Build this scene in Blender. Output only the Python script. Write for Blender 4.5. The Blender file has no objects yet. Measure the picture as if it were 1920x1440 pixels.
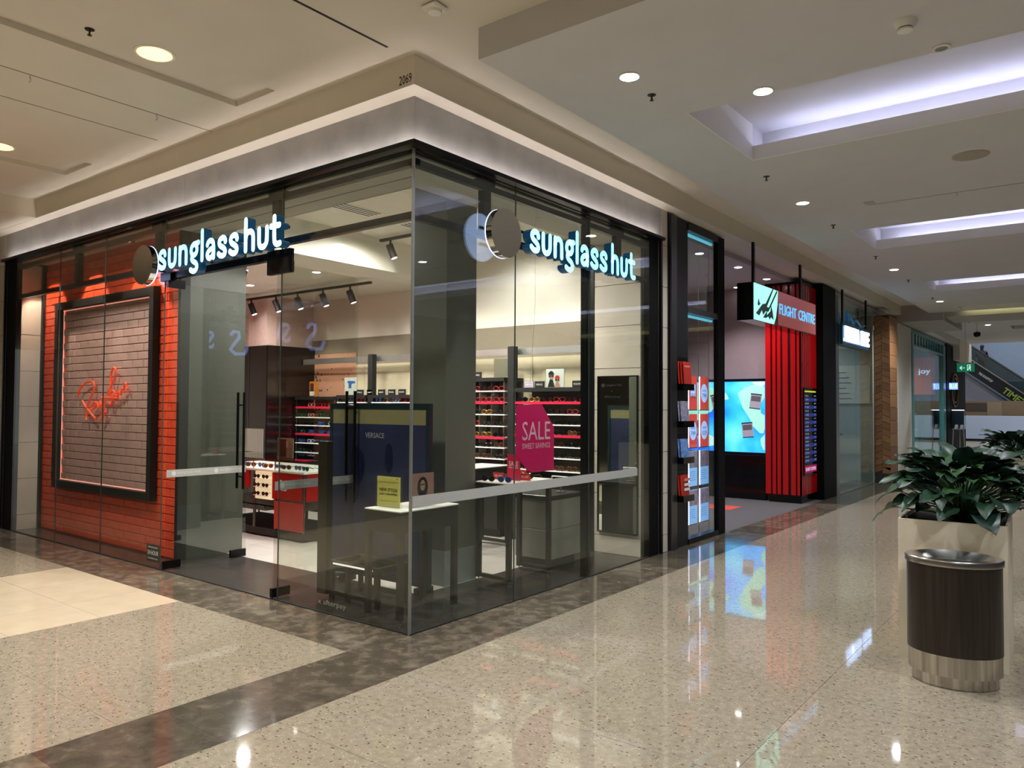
import bpy, bmesh, math, random
from mathutils import Vector, Matrix, Euler
random.seed(7)
S = bpy.context.scene
COL = S.collection
D = bpy.data

def lin(c):
    out = []
    for v in c:
        v = v / 255.0
        out.append(v / 12.92 if v <= 0.04045 else ((v + 0.055) / 1.055) ** 2.4)
    return tuple(out)

# ---------------------------------------------------------------- camera
cam = D.cameras.new('camera')
cam_o = D.objects.new('camera', cam)
COL.objects.link(cam_o)
cam.sensor_width = 36.0
cam.sensor_fit = 'HORIZONTAL'
cam.lens = 1432.72 / 1920 * 36.0
cam.clip_start = 0.05
cam.clip_end = 200
RM = Matrix(((0.79242, 0.01384, 0.60982), (0.60995, -0.02651, -0.79199), (0.00521, 0.99955, -0.02945)))
q = RM.to_quaternion(); q.normalize()
cam_o.matrix_world = Matrix.Translation((3.71539, -3.70651, 1.55)) @ q.to_matrix().to_4x4()
S.camera = cam_o

# ---------------------------------------------------------------- colour management, world
S.view_settings.view_transform = 'Standard'
S.view_settings.look = 'None'
S.view_settings.gamma = 1.0
S.view_settings.use_curve_mapping = False
S.view_settings.exposure = 0.1
w = D.worlds.new('world'); S.world = w
w.use_nodes = True
bg = w.node_tree.nodes['Background']
bg.inputs[0].default_value = (0.80, 0.78, 0.76, 1)
bg.inputs[1].default_value = 0.30

# ---------------------------------------------------------------- materials
MATS = {}
def M(name, col, rough=0.5, metal=0.0, emit=None, es=0.0, var=0.06, vs=18.0, bump=0.0, bs=60.0, coat=0.0, spec=0.5, stretch=None):
    if name in MATS: return MATS[name]
    m = D.materials.new(name); m.use_nodes = True
    nt = m.node_tree; b = nt.nodes['Principled BSDF']
    c = lin(col)
    b.inputs['Roughness'].default_value = rough
    b.inputs['Metallic'].default_value = metal
    b.inputs['Coat Weight'].default_value = coat
    b.inputs['Coat Roughness'].default_value = 0.08
    b.inputs['Specular IOR Level'].default_value = spec
    tc = nt.nodes.new('ShaderNodeTexCoord')
    mp = nt.nodes.new('ShaderNodeMapping')
    nt.links.new(tc.outputs['Object'], mp.inputs[0])
    if stretch: mp.inputs['Scale'].default_value = stretch
    n = nt.nodes.new('ShaderNodeTexNoise')
    n.inputs['Scale'].default_value = vs
    n.inputs['Detail'].default_value = 4
    nt.links.new(mp.outputs[0], n.inputs['Vector'])
    r = nt.nodes.new('ShaderNodeValToRGB')
    r.color_ramp.elements[0].position = 0.3
    r.color_ramp.elements[1].position = 0.7
    r.color_ramp.elements[0].color = tuple(v * (1 - var) for v in c) + (1,)
    r.color_ramp.elements[1].color = tuple(min(1, v * (1 + var)) for v in c) + (1,)
    nt.links.new(n.outputs[0], r.inputs[0])
    nt.links.new(r.outputs[0], b.inputs['Base Color'])
    if bump:
        n2 = nt.nodes.new('ShaderNodeTexNoise'); n2.inputs['Scale'].default_value = bs
        nt.links.new(mp.outputs[0], n2.inputs['Vector'])
        bp = nt.nodes.new('ShaderNodeBump'); bp.inputs['Strength'].default_value = bump
        bp.inputs['Distance'].default_value = 0.01
        nt.links.new(n2.outputs[0], bp.inputs['Height'])
        nt.links.new(bp.outputs[0], b.inputs['Normal'])
    if emit is not None:
        b.inputs['Emission Color'].default_value = lin(emit) + (1,)
        b.inputs['Emission Strength'].default_value = es
    MATS[name] = m
    return m

def G(name, tint=(1, 1, 1), base=0.05, rough=0.0):
    """clear sheet glass: transparent body with a Schlick mirror coat"""
    if name in MATS: return MATS[name]
    m = D.materials.new(name); m.use_nodes = True
    nt = m.node_tree; nt.nodes.clear()
    out = nt.nodes.new('ShaderNodeOutputMaterial')
    mix = nt.nodes.new('ShaderNodeMixShader')
    tr = nt.nodes.new('ShaderNodeBsdfTransparent'); tr.inputs[0].default_value = tuple(tint) + (1,)
    gl = nt.nodes.new('ShaderNodeBsdfGlossy'); gl.inputs['Roughness'].default_value = rough
    gl.inputs[0].default_value = (0.95, 1, 0.97, 1)
    lw = nt.nodes.new('ShaderNodeLayerWeight'); lw.inputs[0].default_value = 0.5
    p = nt.nodes.new('ShaderNodeMath'); p.operation = 'POWER'; p.inputs[1].default_value = 5.0
    mr = nt.nodes.new('ShaderNodeMath'); mr.operation = 'MULTIPLY_ADD'
    mr.inputs[1].default_value = 1 - base; mr.inputs[2].default_value = base
    nt.links.new(lw.outputs['Facing'], p.inputs[0]); nt.links.new(p.outputs[0], mr.inputs[0])
    nt.links.new(mr.outputs[0], mix.inputs[0]); nt.links.new(tr.outputs[0], mix.inputs[1])
    nt.links.new(gl.outputs[0], mix.inputs[2]); nt.links.new(mix.outputs[0], out.inputs[0])
    MATS[name] = m
    return m

def terrazzo():
    m = D.materials.new('terrazzo'); m.use_nodes = True
    nt = m.node_tree; b = nt.nodes['Principled BSDF']; L = nt.links
    geo = nt.nodes.new('ShaderNodeNewGeometry')
    def vor(scale, seed):
        mp = nt.nodes.new('ShaderNodeMapping'); mp.inputs['Location'].default_value = (seed, seed * 2, 0)
        mp.inputs['Rotation'].default_value = (0, 0, seed)
        mp.inputs['Scale'].default_value = (1, 1.5, 1)
        L.new(geo.outputs['Position'], mp.inputs[0])
        v = nt.nodes.new('ShaderNodeTexVoronoi'); v.inputs['Scale'].default_value = scale
        v.inputs['Randomness'].default_value = 1
        L.new(mp.outputs[0], v.inputs['Vector']); return v
    n = nt.nodes.new('ShaderNodeTexNoise'); n.inputs['Scale'].default_value = 26; n.inputs['Detail'].default_value = 5
    L.new(geo.outputs['Position'], n.inputs['Vector'])
    r0 = nt.nodes.new('ShaderNodeValToRGB')
    r0.color_ramp.elements[0].position = 0.32; r0.color_ramp.elements[1].position = 0.68
    r0.color_ramp.elements[0].color = lin((147, 136, 117)) + (1,); r0.color_ramp.elements[1].color = lin((168, 156, 135)) + (1,)
    L.new(n.outputs[0], r0.inputs[0])
    last = r0.outputs[0]
    for scale, seed, lim, keep, col in ((27, 1.3, 0.23, 0.45, (112, 96, 76)), (52, 4.1, 0.22, 0.45, (198, 188, 168)), (75, 7.7, 0.2, 0.4, (136, 122, 102)), (31, 9.3, 0.17, 0.30, (84, 70, 58))):
        v = vor(scale, seed)
        lt = nt.nodes.new('ShaderNodeMath'); lt.operation = 'LESS_THAN'; lt.inputs[1].default_value = lim
        L.new(v.outputs['Distance'], lt.inputs[0])
        sp = nt.nodes.new('ShaderNodeSeparateColor'); L.new(v.outputs['Color'], sp.inputs[0])
        l2 = nt.nodes.new('ShaderNodeMath'); l2.operation = 'LESS_THAN'; l2.inputs[1].default_value = keep
        L.new(sp.outputs[0], l2.inputs[0])
        mu = nt.nodes.new('ShaderNodeMath'); mu.operation = 'MULTIPLY'; L.new(lt.outputs[0], mu.inputs[0]); L.new(l2.outputs[0], mu.inputs[1])
        mx = nt.nodes.new('ShaderNodeMix'); mx.data_type = 'RGBA'; L.new(mu.outputs[0], mx.inputs[0])
        L.new(last, mx.inputs[6]); mx.inputs[7].default_value = lin(col) + (1,)
        last = mx.outputs[2]
    L.new(last, b.inputs['Base Color'])
    b.inputs['Roughness'].default_value = 0.04
    b.inputs['Specular IOR Level'].default_value = 0.7
    n3 = nt.nodes.new('ShaderNodeTexNoise'); n3.inputs['Scale'].default_value = 2.5
    L.new(geo.outputs['Position'], n3.inputs['Vector'])
    bp = nt.nodes.new('ShaderNodeBump'); bp.inputs['Strength'].default_value = 0.012; bp.inputs['Distance'].default_value = 0.05
    L.new(n3.outputs[0], bp.inputs['Height']); L.new(bp.outputs[0], b.inputs['Normal'])
    MATS['terrazzo'] = m; return m

def darkstone():
    m = D.materials.new('dark_stone'); m.use_nodes = True
    nt = m.node_tree; b = nt.nodes['Principled BSDF']; L = nt.links
    geo = nt.nodes.new('ShaderNodeNewGeometry')
    oi = nt.nodes.new('ShaderNodeObjectInfo')
    n = nt.nodes.new('ShaderNodeTexNoise'); n.inputs['Scale'].default_value = 9; n.inputs['Detail'].default_value = 9
    n.inputs['Roughness'].default_value = 0.65; n.inputs['Distortion'].default_value = 0.35
    L.new(geo.outputs['Position'], n.inputs['Vector'])
    ad = nt.nodes.new('ShaderNodeMath'); ad.operation = 'MULTIPLY_ADD'; ad.inputs[1].default_value = 0.16
    L.new(oi.outputs['Random'], ad.inputs[0]); L.new(n.outputs[0], ad.inputs[2])
    r = nt.nodes.new('ShaderNodeValToRGB'); cr = r.color_ramp
    cr.elements[0].position = 0.30; cr.elements[0].color = lin((66, 60, 50)) + (1,)
    cr.elements[1].position = 0.8; cr.elements[1].color = lin((134, 123, 105)) + (1,)
    e = cr.elements.new(0.57); e.color = lin((92, 83, 70)) + (1,)
    L.new(ad.outputs[0], r.inputs[0]); L.new(r.outputs[0], b.inputs['Base Color'])
    b.inputs['Roughness'].default_value = 0.10
    b.inputs['Specular IOR Level'].default_value = 0.6
    MATS['dark_stone'] = m; return m

TERR = terrazzo(); STONE = darkstone()
WHITE = M('white_paint', (222, 214, 200), 0.7, var=0.02, vs=3)
WHITE2 = M('corridor_ceiling_paint', (212, 210, 208), 0.7, var=0.02, vs=3)
BEIGE = M('beige_paint', (226, 217, 200), 0.7, var=0.02, vs=3)
CEMENT = M('cement_panel', (158, 156, 153), 0.5, var=0.12, vs=5, bump=0.03, bs=20)
BLACK = M('black_metal', (20, 20, 21), 0.3, 0.6, var=0.1)
BLACKM = M('black_matt', (22, 21, 20), 0.65, var=0.1)
BLACKG = M('black_gloss', (9, 9, 10), 0.10, var=0.1, spec=0.3)
FBLACK = M('front_black', (8, 8, 9), 0.6, spec=0.12)
STEEL = M('brushed_steel', (190, 188, 184), 0.28, 1.0, var=0.1, vs=8, stretch=(30, 30, 0.6))
CHROME = M('chrome', (225, 225, 225), 0.05, 1.0, var=0.02)
TILEW = M('stone_wall_tile', (196, 186, 170), 0.6, var=0.05, vs=6, bump=0.05)
BRICK = M('red_painted_brick', (238, 84, 50), 0.38, var=0.12, vs=14, bump=0.25, bs=35)
MORTAR = M('red_painted_mortar', (196, 54, 32), 0.6, var=0.1)
GREYW = M('grey_paint', (100, 103, 92), 0.6, var=0.03, vs=3)
SHOPW = M('cream_shop_paint', (226, 222, 208), 0.7, var=0.02, vs=3)
TAUPE = M('taupe_board', (132, 122, 104), 0.6, var=0.04)
SAND = M('sand_board', (196, 186, 156), 0.6, var=0.04)
WHITEL = M('white_laminate', (238, 236, 226), 0.35, var=0.02)
LITE = M('lit_white_shelf_edge', (240, 240, 235), 0.4, emit=(255, 250, 240), es=0.7)
PINK = M('pink_shelf_strip', (226, 40, 74), 0.35, var=0.05, emit=(226, 30, 60), es=0.12)
REDL = M('red_laminate', (170, 22, 16), 0.22, var=0.08)
MAGENTA = M('magenta_vinyl', (214, 22, 100), 0.4, var=0.05)
GLASS = G('storefront_glass', (0.90, 0.915, 0.89), 0.055)
GLASS2 = G('clear_glass', (0.95, 0.97, 0.96), 0.04)
GREYFILM = M('frosted_grey_film', (176, 176, 170), 0.35, var=0.03)
DARKTILE = M('charcoal_floor_tile', (62, 58, 54), 0.22, var=0.12, vs=4, spec=0.4)
LIGHTTILE = M('pale_floor_tile', (198, 191, 182), 0.3, var=0.06, vs=5)
CREAMT = M('cream_floor_tile', (206, 190, 162), 0.12, var=0.04, vs=6, spec=0.6)
GROUT = M('grout', (92, 84, 72), 0.7)
BLUEG = M('letter_face', (200, 250, 255), 0.4, emit=(150, 236, 250), es=1.25)
LETSIDE = M('letter_side', (16, 40, 60), 0.3, emit=(20, 110, 160), es=0.15)
HALO = M('halo_light', (230, 235, 255), 0.4, emit=(176, 200, 255), es=3.0)
COVEL = M('cove_led', (255, 250, 245), 0.4, emit=(255, 244, 240), es=40.0)
COVEB = M('coffer_led', (240, 240, 255), 0.4, emit=(205, 210, 255), es=17.0)
COVEY = M('coffer_led_warm', (255, 250, 220), 0.4, emit=(238, 236, 170), es=12.0)
LAMPW = M('downlight_glow', (255, 255, 255), 0.4, emit=(255, 250, 250), es=14.0)
LAMPY = M('warm_downlight_glow', (255, 240, 200), 0.4, emit=(255, 214, 140), es=2.2)

# ---------------------------------------------------------------- mesh helpers
ORG = {}
def org(p): return ORG.get(p.name, Vector((0, 0, 0))) if p is not None else None

class MB:
    def __init__(s): s.v = []; s.f = []; s.m = []
    def add(s, vs, fs, mi=0):
        k = len(s.v); s.v += [tuple(v) for v in vs]; s.f += [tuple(i + k for i in f) for f in fs]; s.m += [mi] * len(fs); return s
    def box(s, x0, x1, y0, y1, z0, z1, mi=0):
        if x0 > x1: x0, x1 = x1, x0
        if y0 > y1: y0, y1 = y1, y0
        if z0 > z1: z0, z1 = z1, z0
        vs = [(x, y, z) for z in (z0, z1) for y in (y0, y1) for x in (x0, x1)]
        return s.add(vs, [(0, 2, 3, 1), (4, 5, 7, 6), (0, 1, 5, 4), (2, 6, 7, 3), (0, 4, 6, 2), (1, 3, 7, 5)], mi)
    def bevbox(s, x0, x1, y0, y1, z0, z1, b=0.004, mi=0):
        bm = bmesh.new(); bmesh.ops.create_cube(bm, size=1)
        for v in bm.verts:
            v.co = Vector(((x0 + x1) / 2 + v.co.x * (x1 - x0), (y0 + y1) / 2 + v.co.y * (y1 - y0), (z0 + z1) / 2 + v.co.z * (z1 - z0)))
        bmesh.ops.bevel(bm, geom=bm.edges[:], offset=b, segments=1, affect='EDGES', profile=0.5)
        bm.verts.ensure_lookup_table()
        s.add([v.co[:] for v in bm.verts], [[v.index for v in f.verts] for f in bm.faces], mi); bm.free(); return s
    def cyl(s, p0, p1, r, n=12, r1=None, mi=0):
        p0 = Vector(p0); p1 = Vector(p1); r1 = r if r1 is None else r1
        d = (p1 - p0).normalized(); a = d.orthogonal().normalized(); b = d.cross(a)
        vs = []
        for p, rr in ((p0, r), (p1, r1)):
            for i in range(n):
                t = 2 * math.pi * i / n; vs.append(p + a * math.cos(t) * rr + b * math.sin(t) * rr)
        fs = [(i, (i + 1) % n, n + (i + 1) % n, n + i) for i in range(n)] + [tuple(range(n))[::-1], tuple(range(n, 2 * n))]
        return s.add(vs, fs, mi)
    def prism(s, poly, ax, v0, v1, mi=0):
        """poly in the plane perpendicular to ax ('x': (y,z), 'y': (x,z), 'z': (x,y)), extruded v0..v1"""
        def P(a, b, v): return {'x': (v, a, b), 'y': (a, v, b), 'z': (a, b, v)}[ax]
        n = len(poly)
        vs = [P(a, b, v0) for a, b in poly] + [P(a, b, v1) for a, b in poly]
        return s.add(vs, [(i, (i + 1) % n, n + (i + 1) % n, n + i) for i in range(n)] + [tuple(range(n))[::-1], tuple(range(n, 2 * n))], mi)
    def tube(s, pts, r, n=8, mi=0, closed=False):
        pts = [Vector(p) for p in pts]; m = len(pts); vs = []; a = None
        for i, p in enumerate(pts):
            if closed: t = pts[(i + 1) % m] - pts[i - 1]
            else: t = pts[min(i + 1, m - 1)] - pts[max(i - 1, 0)]
            t = t.normalized() if t.length > 1e-9 else Vector((0, 0, 1))
            a = t.orthogonal().normalized() if a is None else (a - t * a.dot(t)).normalized()
            b = t.cross(a)
            for k in range(n):
                th = 2 * math.pi * k / n; vs.append(p + (a * math.cos(th) + b * math.sin(th)) * r)
        fs = []
        for i in range(m if closed else m - 1):
            j = (i + 1) % m
            for k in range(n): fs.append((i * n + k, i * n + (k + 1) % n, j * n + (k + 1) % n, j * n + k))
        if not closed: fs += [tuple(range(n))[::-1], tuple(range((m - 1) * n, m * n))]
        return s.add(vs, fs, mi)
    def lathe(s, prof, c, n=32, sx=1, sy=1, rot=0, mi=0):
        vs = []; cr, sr = math.cos(rot), math.sin(rot)
        for r, z in prof:
            for k in range(n):
                t = 2 * math.pi * k / n; x = r * sx * math.cos(t); y = r * sy * math.sin(t)
                vs.append((c[0] + x * cr - y * sr, c[1] + x * sr + y * cr, c[2] + z))
        fs = []
        for i in range(len(prof) - 1):
            for k in range(n): fs.append((i * n + k, i * n + (k + 1) % n, (i + 1) * n + (k + 1) % n, (i + 1) * n + k))
        fs += [tuple(range(n))[::-1], tuple(range((len(prof) - 1) * n, len(prof) * n))]
        return s.add(vs, fs, mi)
    def build(s, name, mats, parent=None, smooth=False, local=False):
        if not isinstance(mats, (list, tuple)): mats = [mats]
        if parent is None:
            xs = [v[0] for v in s.v]; ys = [v[1] for v in s.v]; zs = [v[2] for v in s.v]
            o0 = Vector(((min(xs) + max(xs)) / 2, (min(ys) + max(ys)) / 2, min(zs)))
        else: o0 = Vector((0, 0, 0)) if local else org(parent)
        me = D.meshes.new(name)
        me.from_pydata([(v[0] - o0.x, v[1] - o0.y, v[2] - o0.z) for v in s.v], [], s.f)
        for m in mats: me.materials.append(m)
        if len(mats) > 1: me.polygons.foreach_set('material_index', s.m)
        me.validate(); 
        if smooth:
            me.polygons.foreach_set('use_smooth', [True] * len(me.polygons))
            try: me.set_sharp_from_angle(angle=math.radians(35))
            except Exception: pass
        me.update()
        o = D.objects.new(name, me); COL.objects.link(o)
        if parent is None: o.location = o0; ORG[o.name] = o0
        else: o.parent = parent; ORG[o.name] = o0
        return o

def tag(o, label=None, cat=None, group=None, kind=None):
    if label: o['label'] = label
    if cat: o['category'] = cat
    if group: o['group'] = group
    if kind: o['kind'] = kind
    return o

def thing(name, label, cat, loc, group=None, kind=None):
    o = D.objects.new(name, None); COL.objects.link(o); o.location = loc; o.empty_display_size = 0.1
    ORG[o.name] = Vector(loc)
    return tag(o, label, cat, group, kind)

def bx(name, m, b, parent=None, bev=0.0, **k):
    mb = MB()
    if bev: mb.bevbox(*b, b=bev)
    else: mb.box(*b)
    return mb.build(name, m, parent, **k)

def struct(name, mb, m, parent=None):
    o = mb.build(name, m, parent)
    if parent is None: o['kind'] = 'structure'
    return o

def sbox(name, m, *bs):
    mb = MB()
    for b in bs: mb.box(*b)
    return struct(name, mb, m)

def copyo(o, parent=None, loc=None, rot=None):
    c = o.copy(); COL.objects.link(c)
    if parent is not None: c.parent = parent
    if loc is not None: c.location = loc
    if rot is not None: c.rotation_euler = rot
    return c

_tc = {}
def text(s, name, m, parent, o, right, up, height, width=None, depth=0.004, align='L', bold=0.0, mirror=False):
    """flat lettering as a mesh; o = lower-left (or centre) of the text line, world coordinates"""
    key = (s, bold)
    if key not in _tc:
        cu = D.curves.new('t', 'FONT'); cu.body = s; cu.size = 1.0; cu.resolution_u = 2; cu.extrude = 0.5; cu.offset = bold
        ob = D.objects.new('t', cu); me = D.meshes.new_from_object(ob)
        _tc[key] = ([v.co[:] for v in me.vertices], [tuple(p.vertices) for p in me.polygons])
        D.objects.remove(ob); D.meshes.remove(me)
    vs, fs = _tc[key]
    if not vs: return None
    x0 = min(v[0] for v in vs); x1 = max(v[0] for v in vs)
    y0 = min(v[1] for v in vs); y1 = max(v[1] for v in vs)
    ky = height / (y1 - y0); kx = (width / (x1 - x0)) if width else ky
    right = Vector(right).normalized(); up = Vector(up).normalized(); nrm = right.cross(up)
    o = Vector(o); W = (x1 - x0) * kx; sh = {'L': 0, 'C': -W / 2, 'R': -W}[align]
    out = [o + right * ((x1 - v[0] if mirror else v[0] - x0) * kx + sh) + up * (v[1] - y0) * ky + nrm * (v[2] + 0.5) * depth for v in vs]
    mb = MB(); mb.add(out, fs)
    return mb.build(name, m, parent)

def spot(name, loc, target, power, col=(1, 0.95, 0.88), angle=70, blend=0.5, size=0.05):
    l = D.lights.new(name, 'SPOT'); l.energy = power; l.color = col; l.spot_size = math.radians(angle); l.spot_blend = blend; l.shadow_soft_size = size
    o = D.objects.new(name, l); COL.objects.link(o); o.location = loc
    o.rotation_euler = (Vector(target) - Vector(loc)).to_track_quat('-Z', 'Y').to_euler()
    return o
def area(name, loc, target, power, sx, sy, col=(1, 1, 1)):
    l = D.lights.new(name, 'AREA'); l.shape = 'RECTANGLE'; l.size = sx; l.size_y = sy; l.energy = power; l.color = col
    o = D.objects.new(name, l); COL.objects.link(o); o.location = loc
    o.rotation_euler = (Vector(target) - Vector(loc)).to_track_quat('-Z', 'Y').to_euler()
    return o

# ---------------------------------------------------------------- large lights (seen ceiling lamps, plus unseen ones added to light the mall)
WARM = (1, 0.95, 0.91); COOL = (0.93, 0.94, 1.0); NEUT = (1, 0.95, 0.88)
for i, (x, y) in enumerate(((-1.34, -1.14), (-4.29, -1.06), (-1.34, -5.0), (-4.3, -5.0), (1.6, -5.2), (-7.5, -3.2))):
    spot('mall_and_fill_lamp', (x, y, 3.84), (x, y, 0), 300, WARM, 138, 0.8, 0.12)
for i, (x, y) in enumerate(((1.33, 0.62), (1.94, 1.40), (1.285, 4.4), (1.23, 9.14), (1.21, 13.5), (4.2, 0.6), (4.2, 4.4), (4.2, 9.1), (1.5, 19.0), (4.5, -3.5), (5.2, -1.2))):
    spot('corridor_and_fill_lamp', (x, y, 3.64), (x, y, 0), 135 if y < 12 else 260, (0.90, 0.94, 1.0), 148, 0.7, 0.08)  # right-hand and near-camera ones are unseen, added to brighten that side
# ================================================================ SETTING: floor
floor = sbox('floor', GROUT, (-30, 9.0, -9.0, 46, -0.3, -0.004))
def tiles(name, m, x0, x1, y0, y1, xs, ys, gap=0.002, parent=None, z=0.0, lip=0.02):
    """rectangular tiles between the listed joint lines, clipped to the rectangle"""
    xs = sorted(xs); ys = sorted(ys)
    X = [x0] + [v for v in xs if x0 + 0.02 < v < x1 - 0.02] + [x1]
    Y = [y0] + [v for v in ys if y0 + 0.02 < v < y1 - 0.02] + [y1]
    for i in range(len(X) - 1):
        for j in range(len(Y) - 1):
            bx(name, m, (X[i] + gap, X[i + 1] - gap, Y[j] + gap, Y[j + 1] - gap, z - lip, z), parent or floor)
def fr(a, b, s): 
    out = []; v = a
    while v < b: out.append(v); v += s
    return out
# corridor to the right: terrazzo slabs, 1.97 x 1.2 m, bigger pours far away
tiles('terrazzo_slab', TERR, 0.50, 9.0, -9.0, 14.0, [2.46, 4.43, 6.4, 8.37], [-8.0, -5.3, -3.3, -1.4, -0.55, 0.66, 1.26, 2.46, 4.2, 6.0, 7.8, 9.6, 11.4], 0.0012)
tiles('terrazzo_slab', TERR, 0.32, 9.0, 14.0, 46.0, [2.46, 4.43, 6.4], [18, 22, 28, 36], 0.002)
# hall to the left
tiles('terrazzo_slab', TERR, -2.07, -0.07, -9.0, -0.48, [], [-7.3, -5.4, -3.6, -1.9], 0.0012)
tiles('terrazzo_slab', TERR, -12.0, -4.1, -9.0, -0.48, [-6.1, -8.1, -10.1], [-7.3, -5.4, -3.6, -1.9], 0.0012)
tiles('terrazzo_slab', TERR, -30.0, -12.0, -9.0, -0.48, [-18, -24], [-4.5], 0.0012)
tiles('cream_tile', CREAMT, -4.1, -2.07, -9.0, -0.48, [-2.65, -3.38], [-1.08 - 0.6 * k for k in range(0, 12)], 0.0015)
# dark stone border
tiles('stone_tile', STONE, -0.07, 0.50, -9.0, -0.48, [], [-0.48 - 0.60 * k for k in range(1, 14)], 0.0008)
tiles('stone_tile', STONE, -12.0, 0.50, -0.48, 0.0, [-0.07] + [-0.07 - 0.62 * k for k in range(1, 20)], [], 0.0008)
tiles('stone_tile', STONE, 0.0, 0.50, 0.0, 14.0, [], [0.02 + 0.62 * k for k in range(0, 16)], 0.0008)
tiles('stone_tile', STONE, -0.1, 0.32, 14.0, 26.0, [], [15.5, 17, 18.5, 20, 22, 24], 0.001)
# shop floor
tiles('floor_tile', DARKTILE, -6.85, 0.0, 0.0, 0.85, [-0.55, -1.15, -1.75, -2.35, -2.95, -3.55, -4.15, -4.75, -5.35], [0.42], 0.0015, z=0.001)
tiles('floor_tile', DARKTILE, -0.75, 0.0, 0.85, 3.45, [], [1.3, 1.9, 2.5, 3.1], 0.0015, z=0.001)
tiles('floor_tile', LIGHTTILE, -8.0, -0.75, 0.85, 3.9, [-1.35 - 0.6 * k for k in range(12)], [1.3, 1.9, 2.5, 3.1, 3.7], 0.0012, z=0.001)

# ================================================================ SETTING: mall ceilings
# high ceiling over the hall, built round its recessed trays
trays = [(-1.62, -1.12, -6.0, -0.336), (-4.63, -4.04, -6.0, -0.36), (-1.62, -1.12, -8.9, -6.6), (-4.63, -4.04, -8.9, -6.6)]
mb = MB()
ZC = 3.89
xs = [-5.94, -4.63, -4.04, -1.62, -1.12, 9.0]
for i in range(5):
    if i in (1, 3):
        for y0, y1 in ((-0.336 if i == 3 else -0.36, 0.25), (-6.6, -6.0), (-9.0, -8.9)): mb.box(xs[i], xs[i + 1], y0, y1, ZC, ZC + 0.05)
        mb.box(xs[i], xs[i + 1], -9.0, 0.25, ZC + 0.045, ZC + 0.12)
    else: mb.box(xs[i], xs[i + 1], -9.0, 0.25, ZC, ZC + 0.12)
mb.box(0.10, 0.75, 0.25, 16.0, ZC, ZC + 0.12)
ceil_hall = struct('ceiling', mb, WHITE)
for (x, y0, y1) in ((0.06, -3.2, -0.31), (-2.28, -4.5, -0.15), (-2.87, -4.5, -0.32)):
    bx('ceiling_slot', BLACKM if x > 0 else M('slot_shadow_gap', (120, 110, 98), 0.8), (x - (0.010 if x > 0 else 0.005), x + (0.010 if x > 0 else 0.005), y0, y1, ZC - 0.0015, ZC + 0.002), ceil_hall)
# far-left bulkhead, perpendicular to the shop front
sbox('trim_1', BEIGE, (-12.0, -5.94, -9.0, -0.14, 3.69, 4.0), (-30, -12, -9.0, 0.3, 3.69, 4.0))
sbox('wall_hall_far', M('hall_wall_2', (120, 112, 100), 0.6), (-30, -12.0, 0.0, 0.3, 0, 3.69))
# bulkhead above the fascia (carries the shop number)
mb = MB(); mb.box(-12.0, 0.14, -0.14, 0.30, 3.69, 4.0); mb.box(-0.30, 0.14, 0.30, 15.5, 3.69, 4.0)
bulk = struct('trim_2', mb, BEIGE)
mb = MB(); mb.box(-11.9, 0.139, -0.139, 0.0, 3.686, 3.6895); mb.box(0.0, 0.139, 0.0, 15.0, 3.686, 3.6895); mb.build('soffit_board', WHITE, bulk)
text('2069', 'number', BLACKM, bulk, (-0.004, -0.1405, 3.708), (1, 0, 0), (0, 0, 1), 0.062, 0.118, 0.001)
# corridor ceiling with light coffers
LX = 0.70
mb = MB()
cof = [(1.43, 2.74), (6.05, 7.36), (10.70, 12.05), (14.60, 15.40), (19.6, 20.6)]
mb.box(LX, 1.36, -0.148, 15.5, 3.69, 4.0)
ys = [-0.148] + [v for c in cof[:4] for v in c] + [15.5]
for i in range(0, len(ys), 2): mb.box(1.36, 9.0, ys[i], ys[i + 1], 3.69, 3.712)
mb.box(1.36, 9.0, -0.148, -0.13, 3.712, 3.95)
mb.box(8.5, 9.0, -0.14, 15.5, 3.72, 4.05)
lowc = struct('ceiling_2', mb, WHITE2)
LIP = M('coffer_lit_white', (240, 236, 230), 0.7, var=0.01)  # same ceiling paint, lightened where these faces catch more light
for (a, b) in cof[:4]:
    bx('coffer_lip', LIP, (1.362, 9.0, b - 0.004, b + 0.018, 3.689, 3.81), lowc)
    bx('coffer_end_board', LIP, (1.358, 1.366, a, b - 0.005, 3.689, 3.998), lowc)  # thin facing added to carry the lightened paint
for k, (a, b) in enumerate(cof[:4]):
    mb = MB(); top = 4.0; d = 0.26
    mb.box(1.36, 9.0, a - 0.02, b + d + 0.02, top, top + 0.03)
    mb.box(1.36, 9.0, b + d, b + d + 0.02, 3.712, top)
    mb.box(1.36, 9.0, a - 0.02, a, 3.712, top)
    tray = mb.build('coffer_tray', WHITE2, lowc)
    bx('light_strip', COVEY if k == 3 else COVEB, (1.55 if k < 3 else 1.4, 8.6, b + 0.17, b + 0.19, 3.775, 3.79), tray)
# beam across the corridor and the ceiling beyond it
mb = MB(); mb.box(-0.3, 0.98, 15.5, 18.4, 3.52, 4.0); mb.box(0.98, 9.0, 15.66, 17.2, 3.60, 4.0)
struct('trim_3', mb, M('beam_paint', (176, 170, 164), 0.7, var=0.02))
sbox('ceiling_3', WHITE2, (0.3, 9.0, 17.2, 19.6, 3.69, 3.9), (0.3, 1.9, 19.6, 20.6, 3.69, 3.9), (1.9, 9, 19.6, 20.6, 3.85, 3.9), (0.3, 9.0, 20.6, 25.4, 3.69, 3.9), (-0.3, 0.3, 18.4, 25.4, 3.52, 3.9))
o = bx('trim_4', BEIGE, (0.0, 0.32, 23.2, 25.9, 3.05, 3.69)); o['kind'] = 'structure'

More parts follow.
